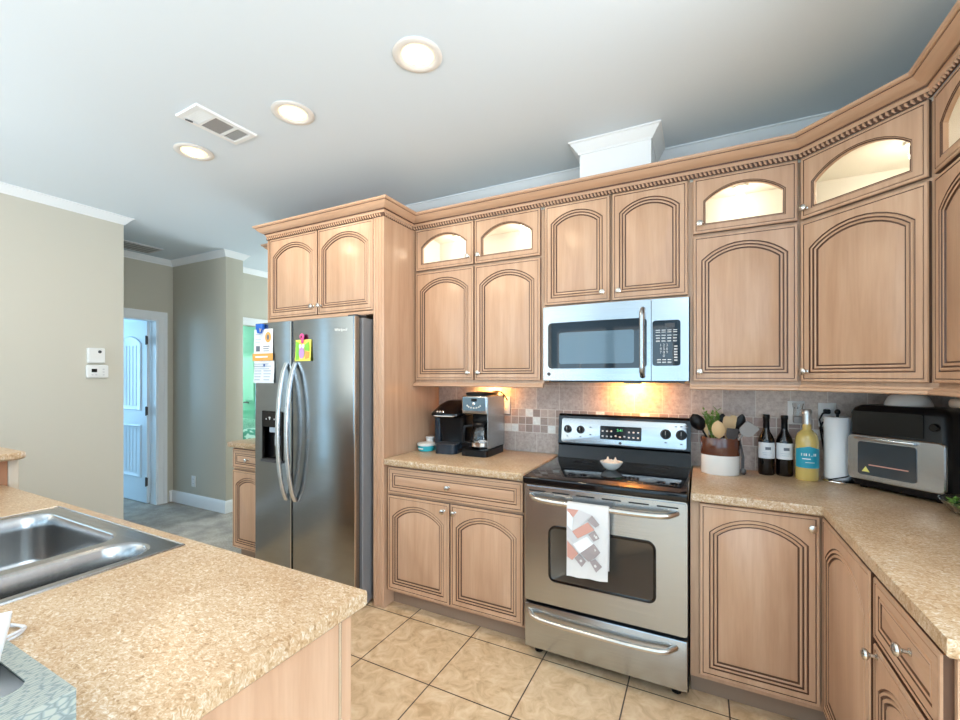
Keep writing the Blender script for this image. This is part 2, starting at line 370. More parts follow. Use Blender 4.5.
def obj(name, bm, mats, parent=None, smooth=35, loc=None, rot=None):
    bmesh.ops.recalc_face_normals(bm, faces=bm.faces)
    me = bpy.data.meshes.new(name); bm.to_mesh(me); bm.free()
    if not isinstance(mats, (list, tuple)): mats = [mats]
    for m in mats: me.materials.append(M[m] if isinstance(m, str) else m)
    if smooth:
        for p in me.polygons: p.use_smooth = True
        me.set_sharp_from_angle(angle=math.radians(smooth))
    o = bpy.data.objects.new(name, me); C.objects.link(o)
    if parent: o.parent = parent
    if loc: o.location = loc
    if rot: o.rotation_euler = rot
    return o
def thing(name, label, cat, loc=(0, 0, 0), rotz=0, group=None):
    o = bpy.data.objects.new(name, None); C.objects.link(o); o.empty_display_size = .1
    o.location = loc; o.rotation_euler = (0, 0, rotz); o['label'] = label; o['category'] = cat
    if group: o['group'] = group
    return o
def tag(o, label, cat, group=None):
    o['label'] = label; o['category'] = cat
    if group: o['group'] = group
    return o
def struct(name, bm, m, label=None, parent=None, smooth=35):
    o = obj(name, bm, m, parent, smooth)
    if not parent:
        o['kind'] = 'structure'
        if label: o['label'] = label
    return o
def text_mesh(name, s, size, mat, parent, loc, rot=(PI / 2, 0, 0), depth=.0004, bold=0.0):
    c = bpy.data.curves.new(name, 'FONT'); c.body = s; c.size = size; c.extrude = depth; c.align_x = 'CENTER'; c.align_y = 'CENTER'; c.offset = bold
    t = bpy.data.objects.new(name, c); C.objects.link(t)
    bpy.context.view_layer.update()
    me = bpy.data.meshes.new_from_object(t); me.name = name
    bpy.data.objects.remove(t); me.materials.clear(); me.materials.append(M[mat])
    o = bpy.data.objects.new(name, me); C.objects.link(o); o.parent = parent; o.location = loc; o.rotation_euler = rot
    return o
BM = bmesh.new

# ------------------------------------------------------------------ room shell
H = 2.71
XL, XR = -3.39, 1.85
bm = BM(); add_box(bm, -2.44, 4.7, -7, .12, -.1, 0); struct('floor', bm, 'tile', 'cream stone-look tile floor with dark grout')
bm = BM(); add_box(bm, -8.2, -2.44, -7, 2.7, -.1, 0.004); struct('floor_hall', bm, 'carpet', 'grey-beige carpet in the hall')
bm = BM(); add_box(bm, -8.2, 4.7, -7, 2.7, H, H + .1); struct('ceiling', bm, 'ceil', 'smooth white ceiling')
bm = BM(); add_box(bm, -2.44, XR + .12, 0, .12, 0, H); struct('wall_back', bm, 'wall', 'beige kitchen wall behind cabinets')
bm = BM(); add_box(bm, XR, XR + .12, -1.62, 0, 0, H); struct('wall_right', bm, 'wall', 'beige wall behind right counter')
bm = BM(); add_box(bm, XL - .12, XL, -7, -2.96, 0, H); add_box(bm, XL - .12, XL, -2.96, -2.70, 0, .28); add_box(bm, XL - .12, XL, -2.96, -2.70, 2.22, H); add_box(bm, XL - .12, XL, -2.70, -.885, 0, H, .004, 1, only='z'); struct('wall_left', bm, 'wall', 'bare beige wall at left with thermostat')
# wall behind the camera with three tall window openings
bm = BM()
xs = [-3.39, -3.1, -.9, -.6, 1.6, 2.0, 4.2, 4.7]
for k in range(0, 7, 2): add_box(bm, xs[k], xs[k + 1], -6.7, -6.58, 0, H)
for k in range(1, 6, 2):
    add_box(bm, xs[k], xs[k + 1], -6.7, -6.58, 0, .15); add_box(bm, xs[k], xs[k + 1], -6.7, -6.58, 2.35, H)
struct('wall_front', bm, 'bluewall', 'wall with tall windows behind the camera')
for k, i in enumerate((1, 3, 5)):
    bm = BM(); x0, x1 = xs[i], xs[i + 1]
    for a, b in ((x0, x0 + .06), (x1 - .06, x1), ((x0 + x1) / 2 - .03, (x0 + x1) / 2 + .03)): add_box(bm, a, b, -6.68, -6.6, .15, 2.35)
    for a, b in ((.15, .21), (2.29, 2.35), (1.5, 1.54)): add_box(bm, x0, x1, -6.675, -6.605, a, b)
    struct('window_%d' % (k + 1), bm, 'white', 'tall white framed window')
bm = BM(); add_box(bm, 4.5, 4.62, -7, -4.8, 0, H); add_box(bm, 4.5, 4.62, -2.4, .12, 0, H); add_box(bm, 4.5, 4.62, -4.8, -2.4, 0, .4); add_box(bm, 4.5, 4.62, -4.8, -2.4, 2.3, H)
struct('wall_side', bm, 'bluewall', 'beige side wall with window')
bm = BM()
for a, b in ((-4.8, -4.74), (-2.46, -2.4), (-3.63, -3.57)): add_box(bm, 4.53, 4.6, a, b, .4, 2.3)
for a, b in ((.4, .46), (2.24, 2.3)): add_box(bm, 4.53, 4.6, -4.8, -2.4, a, b)
struct('window_4', bm, 'white', 'wide white framed window')

bm = BM()
for a, b in ((-2.96, -2.94), (-2.72, -2.70)): add_box(bm, XL - .09, XL - .03, a, b, .28, 2.22)
for a, b in ((.28, .31), (2.19, 2.22)): add_box(bm, XL - .09, XL - .03, -2.96, -2.70, a, b)
struct('window_5', bm, 'white', 'narrow tall side window in the left wall')
# hall beyond the left wall
HX = -4.51
bm = BM(); add_box(bm, HX - .12, HX, -2.2, -.87, 0, H); add_box(bm, HX - .12, HX, -.87, -.085, 2.035, H); add_box(bm, HX - .12, HX, -.085, .19, 0, H)
struct('wall_hall', bm, 'hallwall', 'beige hall wall with the bedroom doorway')
bm = BM(); add_box(bm, HX, -3.55, .07, .26, 0, H, .006, 2, only='z'); struct('wall_corner', bm, 'hallwall', 'beige hall wall ending in an outer corner')
bm = BM(); add_box(bm, HX - .12, XL - .12, -2.32, -2.2, 0, H); struct('wall_hall_end', bm, 'hallwall', 'end wall of the hall')
bm = BM(); add_box(bm, -4.17, -4.05, .26, .57, 0, H); add_box(bm, -4.17, -4.05, .57, 1.4, 2.03, H); add_box(bm, -4.17, -4.05, 1.4, 2.6, 0, H)
struct('wall_vestibule', bm, 'hallwall', 'wall with the doorway to the mint room')
bm = BM(); add_box(bm, -4.17, -2.32, 2.5, 2.62, 0, H); add_box(bm, -2.44, -2.32, .12, 2.5, 0, H); struct('wall_rear', bm, 'wall', 'far wall of the vestibule')
# mint room seen past the refrigerator
bm = BM(); add_box(bm, -8.1, -4.17, 1.95, 2.07, 0, H); add_box(bm, -8.1, -4.51, .19, .25, 0, H); add_box(bm, -8.2, -8.1, .19, 2.07, 0, H); struct('wall_mint', bm, 'mint', 'mint green walls of the far room')
# bedroom behind the open door
bm = BM(); add_box(bm, -8.0, -4.63, .14, .19, 0, H); add_box(bm, -8.0, -4.63, -2.4, -2.28, 0, H); add_box(bm, -8.1, -8.0, -2.4, .19, 0, H); struct('wall_bedroom', bm, 'doorw', 'pale walls of the bedroom')

# room crown mouldings
CR = [(0, 2.65), (.006, 2.65), (.010, 2.66), (.018, 2.666), (.030, 2.684), (.040, 2.694), (.043, 2.70), (.052, 2.703), (.052, H), (0, H)]
def crown(name, path, label):
    bm = BM(); sweep(bm, path, CR); return struct(name, bm, 'white', label, smooth=25)
CX0, CX1, CY = .207, .580, -.305
crown('trim_1', [(-2.44, 0.06), (-2.44, 0), (CX0, 0), (CX0, CY), (CX1, CY), (CX1, 0), (XR, 0), (XR, -1.62)], 'white crown moulding over kitchen cabinets')
crown('trim_2', [(XL, -6.5), (XL, -.885), (XL - .12, -.885), (XL - .12, -2.2)], 'white crown moulding on the left wall')
crown('trim_3', [(HX, -2.2), (HX, .07), (-3.55, .07), (-3.55, .26), (-4.05, .26), (-4.05, 2.5)], 'white crown moulding around the hall')
bm = BM(); add_box(bm, CX0, CX1, CY, 0, 2.40, H); struct('wall_chase', bm, 'white', 'boxed vent chase above the cabinets')
# baseboards
bm = BM(); BB = [(0, 0), (.016, 0), (.016, .10), (.010, .118), (.004, .13), (0, .13)]
sweep(bm, [(HX, .03), (HX, .07), (-3.55, .07), (-3.55, .26), (-4.05, .26), (-4.05, .5)], BB); struct('baseboard_hall', bm, 'white', 'white baseboard in the hall')
bm = BM(); sweep(bm, [(XL, -6.5), (XL, -.885), (XL - .12, -.885), (XL - .12, -2.1)], BB); struct('baseboard_left', bm, 'white', 'white baseboard of the left wall')

# bedroom door
def casing(bm, yA, yB, ztop, x, wdt=.088):
    """flat casing with a raised outer band, as three mitred legs"""
    for d0, d1, th in ((0, wdt * .62, .016), (wdt * .62, wdt, .024)):
        o = [(yA - d1, 0), (yA - d1, ztop + d1), (yB + d1, ztop + d1), (yB + d1, 0)]
        i = [(yA - d0, 0), (yA - d0, ztop + d0), (yB + d0, ztop + d0), (yB + d0, 0)]
        for k in range(3): add_prism(bm, [o[k], o[k + 1], i[k + 1], i[k]], x, x + th, 'x')
bm = BM(); casing(bm, -.87, -.085, 2.035, HX)
for a, b in ((-.87, -.858), (-.097, -.085)): add_box(bm, HX - .12, HX, a, b, 0, 2.023)
add_box(bm, HX - .12, HX, -.87, -.085, 2.023, 2.035)
struct('trim_4', bm, 'white', 'white casing of the bedroom doorway')
bm = BM(); casing(bm, .57, 1.4, 2.03, -4.05); struct('trim_5', bm, 'white', 'white casing of the mint doorway')

def arch_loop(x0, x1, z0, zs, rise, d=0.0, nb=5, ns=7, na=13, y=0.0):
    """outline of an arched opening inset by d: bottom, right side, arch, left side"""
    cx = (x0 + x1) / 2; a = (x1 - x0) / 2
    if rise > 1e-5:
        R = (a * a + rise * rise) / (2 * rise); zc = zs + rise - R
        ad = a - d; Rd = R - d; zsd = zc + math.sqrt(max(Rd * Rd - ad * ad, 0)); th = math.asin(min(1, ad / Rd))
    else: ad = a - d; zsd = zs - d
    P = []
    for i in range(nb): P.append((cx - ad + 2 * ad * i / nb, z0 + d))
    for i in range(ns): P.append((cx + ad, z0 + d + (zsd - z0 - d) * i / ns))
    for i in range(na):
        t = 1 - 2 * i / (na - 1)
        if rise > 1e-5: P.append((cx + Rd * math.sin(th * t), zc + Rd * math.cos(th * t)))
        else: P.append((cx + ad * t, zsd))
    for i in range(1, ns): P.append((cx - ad, zsd + (z0 + d - zsd) * i / ns))
    return P
def rect_like(x0, x1, z0, z1, ref, d=0.0, nb=5, ns=7, na=13):
    """rectangle sampled to pair with arch_loop"""
    X0, X1, Z0, Z1 = x0 + d, x1 - d, z0 + d, z1 - d
    P = []
    for i in range(nb): P.append((X0 + (X1 - X0) * i / nb, Z0))
    for i in range(ns): P.append((X1, Z0 + (Z1 - Z0) * i / ns))
    for i in range(na): P.append((X1 + (X0 - X1) * i / (na - 1), Z1))
    for i in range(1, ns): P.append((X0, Z1 + (Z0 - Z1) * i / ns))
    return P
def Y(L, y): return [(p[0], y, p[1]) for p in L]

# open bedroom door leaf (beadboard panels)
d1 = thing('door_1', 'white two-panel beadboard door standing open', 'door', (-4.640, -.112, .012)); d1['kind'] = 'structure'; del d1['category']
LW, LH = .72, 2.02
bm = BM()
add_box(bm, -LW, 0, -.014, .018, 0, LH, .002, 1)
def leaf_panel(bm, x0, x1, z0, z1, rise):
    zs = z1 - rise
    loops = [Y(arch_loop(x0, x1, z0, zs, rise, d), y) for d, y in ((0, -.0145), (0, -.022), (.012, -.026), (.026, -.020), (.034, -.0165))]
    add_loft(bm, loops, [0] * 4, cap0=False)
    n = 6
    for i in range(1, n):
        x = x0 + .035 + (x1 - x0 - .07) * i / n
        add_box(bm, x - .004, x + .004, -.020, -.016, z0 + .05, zs - .02, .0015, 1)
leaf_panel(bm, -LW + .11, -.11, 1.02, 1.86, .09); leaf_panel(bm, -LW + .11, -.11, .27, .86, 0)
leaf = obj('leaf', bm, 'doorw', d1)
bm = BM()
add_lathe(bm, [(0, 0), (.026, 0), (.026, .006), (.012, .010), (.010, .03), (.024, .045), (.027, .058), (.018, .068), (0, .07)], (-LW + .06, -.014, .98), 14, rot=Matrix.Rotation(PI / 2, 3, 'X'))
obj('door_knob', bm, 'knob', leaf)
for z in (.24, 1.02, 1.80):
    bm = BM(); add_box(bm, -.004, .022, -.030, -.012, z - .045, z + .045, .003, 1); add_tube(bm, [(.012, -.028, z - .05), (.012, -.028, z + .05)], .008, 8); obj('hinge', bm, 'dgrey', d1)
# mint room door with lever handle
d2 = thing('door_2', 'pale mint door with lever handle beyond the vestibule', 'door', (-6.5, 1.95, .01)); d2['kind'] = 'structure'; del d2['category']
bm = BM(); add_box(bm, -.05, .95, -.04, -.004, 0, 1.93, .003, 1)
for z0, z1 in ((.2, .85), (1.0, 1.8)):
    add_loft(bm, [Y(arch_loop(.08, .82, z0, z1, 0, d), y) for d, y in ((0, -.0405), (.0, -.05), (.02, -.05), (.035, -.043))], [0] * 3, cap0=False)
lf2 = obj('leaf', bm, 'mint', d2)
bm = BM(); add_box(bm, .62, .75, -.10, -.085, .965, .985, .004, 1); add_tube(bm, [(.63, -.04, .975), (.63, -.095, .975)], .012, 8); obj('lever_handle', bm, 'dgrey', lf2)
bm = BM(); add_box(bm, -6.2, -4.3, .75, 1.75, .02, .75, .06, 3); o = tag(obj('bed', bm, 'leafprint'), 'mint leaf-print bedspread glimpsed beyond the counter left of refrigerator', 'bed')

# ------------------------------------------------------------------ cabinet builders
def inset(poly, d):
    n = len(poly); out = []
    for i in range(n):
        p0, p1, p2 = Vector(poly[i - 1]), Vector(poly[i]), Vector(poly[(i + 1) % n])
        a = (p1 - p0).normalized(); b = (p2 - p1).normalized()
        na, nb = Vector((-a.y, a.x)), Vector((-b.y, b.x)); m = (na + nb).normalized(); k = d / max(.25, m.dot(na))
        out.append((p1.x + m.x * k, p1.y + m.y * k))
    return out
def carcass(parent, poly, z0, z1, zglass=None, stile=.02, mats=('wood', 'cream', 'woodh')):
    """poly counter-clockwise, edge 0-1 is the front; above zglass the box is open-fronted and lined in cream"""
    bm = BM(); top = zglass if zglass else z1
    add_prism(bm, poly, z0, top, 'z', 0)
    if zglass:
        add_prism(bm, poly, z1 - .018, z1, 'z', 1)
        q = inset(poly, .012)
        for i in range(1, len(poly)):
            j = (i + 1) % len(poly)
            add_prism(bm, [poly[i], poly[j], q[j], q[i]], top, z1 - .018, 'z', 1)
        add_prism(bm, inset(poly, .013), top, top + .003, 'z', 1)
        p0, p1 = Vector(poly[0]), Vector(poly[1]); w_ = (p1 - p0).length
        add_box(bm, 0, stile, 0, .018, top, z1 - .018); add_box(bm, w_ - stile, w_, 0, .018, top, z1 - .018)
        add_box(bm, stile, w_ - stile, 0, .018, z1 - .05, z1 - .018); add_box(bm, stile, w_ - stile, 0, .018, top, top + .036)
    return obj('carcass', bm, list(mats), parent, smooth=0)
def knob(parent, x, z, y=-.02):
    bm = BM()
    add_lathe(bm, [(0, 0), (.009, 0), (.009, .002), (.005, .005), (.005, .014), (.012, .019), (.0155, .024), (.0145, .029), (.008, .0325), (0, .0335)], (x, y, z), 14, rot=Matrix.Rotation(PI / 2, 3, 'X'))
    return obj('knob', bm, 'knob', parent)
def cab_door(parent, x0, x1, z0, z1, kind='panel', kn=None, y=0.0, t=.02, name=None, riser=.42):
    w_, h_ = x1 - x0, z1 - z0
    bm = BM()
    side = .036 if kind != 'glass' else .045
    if w_ < .36: side = .032
    if kind == 'drawer':
        side = min(.036, h_ * .22); rise = 0
    else: rise = riser * (w_ / 2 - side)
    bot = .037 if kind != 'drawer' else side; topm = .046 if kind != 'drawer' else side
    ax = (side, w_ - side, bot, h_ - topm - rise, rise)
    R = lambda d: rect_like(0, w_, 0, h_, None, d)
    A = lambda d: arch_loop(*ax, d)
    L = [Y(R(0), 0), Y(R(0), -t + .004), Y(R(.003), -t), Y(R(.012), -t), Y(R(.0128), -t + .0025), Y(R(.0150), -t + .0025), Y(R(.0158), -t + .0005)]
    mt = [1, 0, 0, 1, 1, 0]  # first band: door edges coloured dark as the shade in the gaps
    if kind == 'glass':
        seq = [(0, -t + .0005), (.003, -t + .003), (.005, -t + .0025), (.0095, -t + .005), (.0105, -t + .014)]
        mg = [0, 1, 0, 1, 0]
    elif kind == 'drawer':
        seq = [(0, -t + .0005), (.002, -t + .0035), (.004, -t + .0035), (.007, -t + .0005), (.013, -t + .0015), (.016, -t + .004), (.018, -t + .004), (.028, -t + .0005)]
        mg = [0, 1, 1, 0, 0, 1, 1, 0]
    else:
        seq = [(0, -t + .0005), (.0015, -t + .0045), (.0048, -t + .0045), (.008, -t + .0005), (.0145, -t + .0012), (.0165, -t + .0055), (.020, -t + .0055), (.023, -t + .0025),
               (.029, -t + .004), (.031, -t + .0085), (.0355, -t + .0085), (.047, -t + .003)]
        mg = [0, 1, 1, 0, 0, 1, 1, 0, 0, 1, 1, 0]
    for d, yy in seq: L.append(Y(A(d), yy))
    mt += mg
    if kind == 'glass':
        # open frame: front, reveal and back ring
        L.append(Y(A(.0105), 0)); mt.append(0); L.append(Y(R(0), 0)); mt.append(0)
        add_loft(bm, L, mt, cap0=False, cap1=False)
        bmesh.ops.remove_doubles(bm, verts=bm.verts, dist=1e-6)
    else: add_loft(bm, L, mt, capmi=0)
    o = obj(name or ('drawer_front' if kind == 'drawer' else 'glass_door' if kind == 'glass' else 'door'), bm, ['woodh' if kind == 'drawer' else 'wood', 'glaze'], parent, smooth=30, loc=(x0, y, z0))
    if kind == 'glass':
        bm = BM(); add_prism(bm, arch_loop(*ax, .0085), -.009, -.005, 'y'); obj('pane', bm, 'pane', o, smooth=0)
    if kn:
        for k in (kn if isinstance(kn, list) else [kn]): knob(o, k[0] - x0, k[1] - z0, -t)
    return o
ZB, ZG, ZT = 1.391, 2.113, 2.405      # wall-cabinet door bottom, glass-door line, box top
def light_rail(parent, x0, x1, e0=0, e1=0):
    bm = BM()
    prof = [(0, 1.374), (.020, 1.374), (.022, 1.368), (.034, 1.362), (.036, 1.352), (.030, 1.348), (.006, 1.348), (0, 1.352)]
    sweep(bm, [(x0, 0), (x1, 0)], prof)
    return obj('light_rail', bm, 'woodh', parent, smooth=25)
def puck(x, y, label, power=.62):
    t = thing('puck_light', label, 'light', (x, y, ZT - .018), 0, 'puck lights inside the glass-fronted cabinets')
    bm = BM(); add_lathe(bm, [(.022, -.0006), (.034, -.0006), (.034, -.012), (.026, -.014), (.022, -.010)], (0, 0, 0), 16); obj('housing', bm, 'lampring', t)
    bm = BM(); add_lathe(bm, [(0, -.0006), (.0215, -.0006), (.0215, -.009), (0, -.010)], (0, 0, 0), 16); obj('lens', bm, 'lamp', t)
    l = bpy.data.lights.new('puck_glow', 'POINT'); l.energy = power; l.color = (1, .93, .80); l.shadow_soft_size = .02
    o = bpy.data.objects.new('puck_glow', l); C.objects.link(o); o.parent = t; o.location = (0, 0, -.06)

YF = -.302      # face of the wall cabinets
# left wall cabinet, between refrigerator panel and microwave
c = thing('wall_cabinet', 'maple wall cabinet left of microwave, two small glass doors over two arched doors', 'cabinet', (-.908, YF, 0))
wL = .908
carcass(c, [(0, 0), (wL, 0), (wL, .297), (0, .297)], 1.374, ZT, ZG)
light_rail(c, 0, wL)
s0 = .453
cab_door(c, .010, s0 - .004, ZB, ZG - .008, kn=(s0 - .036, 1.436)); cab_door(c, s0 + .004, wL - .020, ZB, ZG - .008, kn=(s0 + .036, 1.436))
cab_door(c, .010, s0 - .004, ZG + .006, ZT - .012, 'glass', kn=(s0 - .036, 2.166)); cab_door(c, s0 + .004, wL - .020, ZG + .006, ZT - .012, 'glass', kn=(s0 + .036, 2.166))
bm = BM(); add_box(bm, s0 - .012, s0 + .012, 0, .018, ZG + .036, ZT - .05); obj('mullion', bm, 'wood', c, 0)
# cabinet above the microwave
c = thing('wall_cabinet', 'maple wall cabinet with two arched doors directly above the microwave', 'cabinet', (0.0, YF, 0))
carcass(c, [(.001, 0), (.761, 0), (.761, .297), (.001, .297)], 1.812, ZT)
cab_door(c, .008, .372, 1.822, ZT - .012, kn=(.336, 1.868)); cab_door(c, .385, .752, 1.822, ZT - .012, kn=(.421, 1.868))
# right of the microwave
c = thing('wall_cabinet', 'maple wall cabinet right of microwave, one arched door under one glass door', 'cabinet', (.762, YF, 0))
wR = 1.215 - .762
carcass(c, [(0, 0), (wR, 0), (wR, .297), (0, .297)], 1.374, ZT, ZG)
light_rail(c, 0, wR)
cab_door(c, .014, wR - .014, ZB, ZG - .008, kn=(.044, 1.436)); cab_door(c, .014, wR - .014, ZG + .006, ZT - .012, 'glass', kn=(.044, 2.162))
# diagonal corner cabinet
A_ = Vector((1.215, YF)); B_ = Vector((1.552, YF - .337)); wD = (B_ - A_).length; rD = -PI / 4
c = thing('corner_wall_cabinet', 'maple corner cabinet set at an angle, wide arched door under a glass door', 'cabinet', (A_.x, A_.y, 0), rD)
def loc2(p, root=A_, rz=rD):
    v = Vector(p) - root; cs, sn = math.cos(-rz), math.sin(-rz); return (v.x * cs - v.y * sn, v.x * sn + v.y * cs)
carcass(c, [(0, 0), (wD, 0), loc2((1.845, B_.y)), loc2((1.845, -.005)), loc2((1.215, -.005))], 1.374, ZT, ZG)
light_rail(c, 0, wD)
cab_door(c, .012, wD - .020, ZB, ZG - .008, kn=(.038, 1.436)); cab_door(c, .012, wD - .020, ZG + .006, ZT - .012, 'glass', kn=(.038, 2.162))
# cabinet on the right wall
c = thing('wall_cabinet', 'maple wall cabinet on the right wall, cut off by the right edge of the photo', 'cabinet', (1.552, B_.y, 0), -PI / 2)
wE = .90
carcass(c, [(0, 0), (wE, 0), (wE, .293), (0, .293)], 1.374, ZT, ZG)
light_rail(c, 0, wE)
cab_door(c, .012, .448, ZB, ZG - .008, kn=(.412, 1.436)); cab_door(c, .456, wE - .01, ZB, ZG - .008, kn=(.492, 1.436))
cab_door(c, .012, .448, ZG + .006, ZT - .012, 'glass', kn=(.412, 2.162)); cab_door(c, .456, wE - .01, ZG + .006, ZT - .012, 'glass', kn=(.492, 2.162))
bm = BM(); add_box(bm, .440, .464, 0, .018, ZG + .036, ZT - .05); obj('mullion', bm, 'wood', c, 0)
# lights in the glass-fronted boxes
puck(-.69, -.12, 'small round light behind the leftmost glass cabinet door'); puck(-.19, -.14, 'small round light behind the second glass cabinet door from the refrigerator')
puck(.99, -.15, 'small round light in the glass cabinet right of the microwave'); puck(1.60, -.31, 'small round light in the angled corner glass cabinet', 1.15)
puck(1.70, -.95, 'small round light in the glass cabinet on the right wall')

# crown mouldings with rope bead
CP = [(-.002, 2.416), (.006, 2.416), (.008, 2.419), (.010, 2.427), (.014, 2.429), (.0150, 2.436), (.021, 2.436), (.024, 2.438), (.034, 2.443), (.048, 2.454), (.058, 2.466), (.0585, 2.469), (.064, 2.469), (.070, 2.475), (.072, 2.483), (-.002, 2.483)]
CPM = [0, 0, 0, 0, 1, 0, 0, 0, 0, 0, 1, 0, 0, 0, 0, 0]
def rope(parent, path, step=.0190, name='rope_trim'):
    bm = BM()
    for (ax, ay), (bx, by) in zip(path[:-1], path[1:]):
        a, b = Vector((ax, ay)), Vector((bx, by)); d = b - a; L_ = d.length; d.normalize(); nrm = Vector((d.y, -d.x)); n = int(L_ / step)
        for i in range(n):
            p = a + d * (step * (i + .5)); q = p + nrm * .005; h = Vector((d.x, d.y)) * -.0058
            add_tube(bm, [(q.x - h.x, q.y - h.y, 2.3935), (q.x + nrm.x * .004, q.y + nrm.y * .004, 2.404), (q.x + h.x, q.y + h.y, 2.4150)], [.0024, .0058, .0024], 6)
        p0, p1 = a, b
        pass
    return obj(name, bm, 'wood', parent, 60)
def cab_crown(label, path, off=.018):
    t = thing('crown_molding', label, 'molding', (0, 0, 0))
    bm = BM(); sweep(bm, path, CP, pmats=CPM); obj('cornice', bm, ['woodh', 'glaze'], t, smooth=25)
    bm = BM(); sweep(bm, path, [(.0, 2.3925), (.0050, 2.3925), (.0050, 2.4158), (.0, 2.4158)]); obj('rope_groove', bm, 'glaze', t, smooth=0)
    rope(t, path)
    return t
yc = YF - .021
dd = .021 * math.tan(math.radians(22.5))
cab_crown('maple crown moulding with rope bead along the wall cabinets', [(-.910, yc), (A_.x - dd, yc), (B_.x - .021, B_.y - dd), (B_.x - .021, -1.55)])
PF = -.632      # front of the refrigerator surround
cab_crown('maple crown moulding with rope bead above the refrigerator cabinet', [(-1.972, -.330), (-1.972, PF), (-.912, PF), (-.912, -.336)])
cab_crown('maple crown moulding of the cabinet hidden left of refrigerator', [(-2.302, -.01), (-2.302, yc), (-2.05, yc)])

# refrigerator surround
bm = BM(); add_box(bm, -.995, -.912, PF, -.004, 0, 2.42, .003, 1)
for x in (-.978, -.954, -.930): add_box(bm, x - .004, x + .004, PF - .005, PF + .004, .012, 2.385, .002, 1)
tag(obj('side_panel', bm, 'wood'), 'tall maple end panel on the right of the refrigerator', 'panel')
bm = BM(); add_box(bm, -1.972, -1.966, PF, -.004, 0, 2.42, .003, 1)
tag(obj('side_panel', bm, 'wood'), 'tall maple end panel on the left of the refrigerator', 'panel')
c = thing('wall_cabinet', 'maple two-door cabinet above the refrigerator', 'cabinet', (-1.965, -.612, 0))
carcass(c, [(0, 0), (.969, 0), (.969, .60), (0, .60)], 1.800, 2.42)
bm = BM(); add_box(bm, 0, .969, -.019, 0, 1.800, 1.822, .002, 1); obj('bottom_rail', bm, 'woodh', c)
cab_door(c, .014, .484, 1.828, 2.392, kn=(.455, 1.884)); cab_door(c, .494, .966, 1.828, 2.392, kn=(.523, 1.884))
# hidden-end cabinets left of the refrigerator
c = thing('wall_cabinet', 'maple wall cabinet mostly hidden behind the left side of refrigerator', 'cabinet', (-2.300, YF, 0))
carcass(c, [(0, 0), (.30, 0), (.30, .297), (0, .297)], 1.374, ZT)
cab_door(c, .01, .292, ZB, ZT - .012, kn=(.262, 1.436))
c = thing('base_cabinet', 'pale maple base cabinet left of the refrigerator', 'cabinet', (-2.40, -.600, 0))
carcass(c, [(0, 0), (.405, 0), (.405, .59), (0, .59)], .10, .874)
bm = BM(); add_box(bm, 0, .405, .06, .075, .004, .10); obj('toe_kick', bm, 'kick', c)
cab_door(c, .012, .395, .715, .862, 'drawer', kn=(.20, .788)); cab_door(c, .012, .395, .11, .700, kn=(.36, .64))
bm = BM(); add_box(bm, -2.425, -1.992, -.640, -.003, .874, .914, .006, 2); tag(obj('countertop', bm, 'lam'), 'short speckled countertop left of the refrigerator', 'countertop')

# ------------------------------------------------------------------ base cabinets and countertops
FB = -.595
c = thing('base_cabinet', 'maple base cabinet with wide drawer over two arched doors, left of range', 'cabinet', (-.909, FB, 0))
wB = .905
carcass(c, [(0, 0), (wB, 0), (wB, .59), (0, .59)], .10, .874)
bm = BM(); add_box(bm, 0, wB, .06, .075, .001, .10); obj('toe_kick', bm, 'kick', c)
cab_door(c, .014, .896, .705, .862, 'drawer', kn=(.448, .785))
cab_door(c, .014, .450, .118, .690, kn=(.418, .648)); cab_door(c, .458, .896, .118, .690, kn=(.490, .648))
bm = BM(); add_box(bm, -.911, -.001, -.636, -.003, .874, .914, .007, 3); tag(obj('countertop', bm, 'lam'), 'speckled tan countertop between refrigerator panel and range', 'countertop')

c = thing('corner_base_cabinet', 'maple corner base cabinet with two arched doors meeting at right angles', 'cabinet', (.768, FB, 0))
cx = 1.248 - .768
carcass(c, [(0, 0), (cx, 0), (cx, -.560), (1.077, -.560), (1.077, .590), (0, .590)], .10, .874)
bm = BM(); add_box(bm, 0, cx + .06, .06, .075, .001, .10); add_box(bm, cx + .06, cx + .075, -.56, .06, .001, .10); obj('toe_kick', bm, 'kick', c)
cab_door(c, .036, .455, .125, .866, kn=(.440 - .012, .822), name='door')
def side_door(parent, y0, y1, z0, z1, kind='panel', kn=None):
    """door on a face looking towards -x; y0 is its far end"""
    o = cab_door(parent, 0, y0 - y1, z0, z1, kind, kn)
    return o
o = cab_door(c, 0, .520, .125, .866); o.location = (cx, -.024, .125); o.rotation_euler = (0, 0, -PI / 2)
c = thing('base_cabinet', 'maple base cabinet with a drawer at the end of the right counter', 'cabinet', (1.248, -1.158, 0), -PI / 2)
wq = .397
carcass(c, [(0, 0), (wq, 0), (wq, .597), (0, .597)], .10, .874)
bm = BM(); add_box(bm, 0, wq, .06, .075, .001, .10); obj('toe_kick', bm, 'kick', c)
cab_door(c, .012, wq - .012, .700, .866, 'drawer', kn=(.248, .822 - .03)); cab_door(c, .012, wq - .012, .118, .685, kn=(.040, .662))
bm = BM()
OV = [(.770, -.003), (.770, -.636), (1.226, -.636), (1.226, -1.573), (1.846, -1.573), (1.846, -.003)]
def slab(bm, poly, z0, z1, r=.006):
    q = inset(poly, r)
    area_ = sum(poly[i][0] * poly[(i + 1) % len(poly)][1] - poly[(i + 1) % len(poly)][0] * poly[i][1] for i in range(len(poly)))
    loops = [[(p[0], p[1], z0) for p in q], [(p[0], p[1], z0 + r) for p in poly], [(p[0], p[1], z1 - r) for p in poly],
             [(p[0], p[1], z1 - r * .3) for p in inset(poly, r * .3)], [(p[0], p[1], z1) for p in q]]
    add_loft(bm, loops, [0] * 4)
slab(bm, OV, .874, .914)
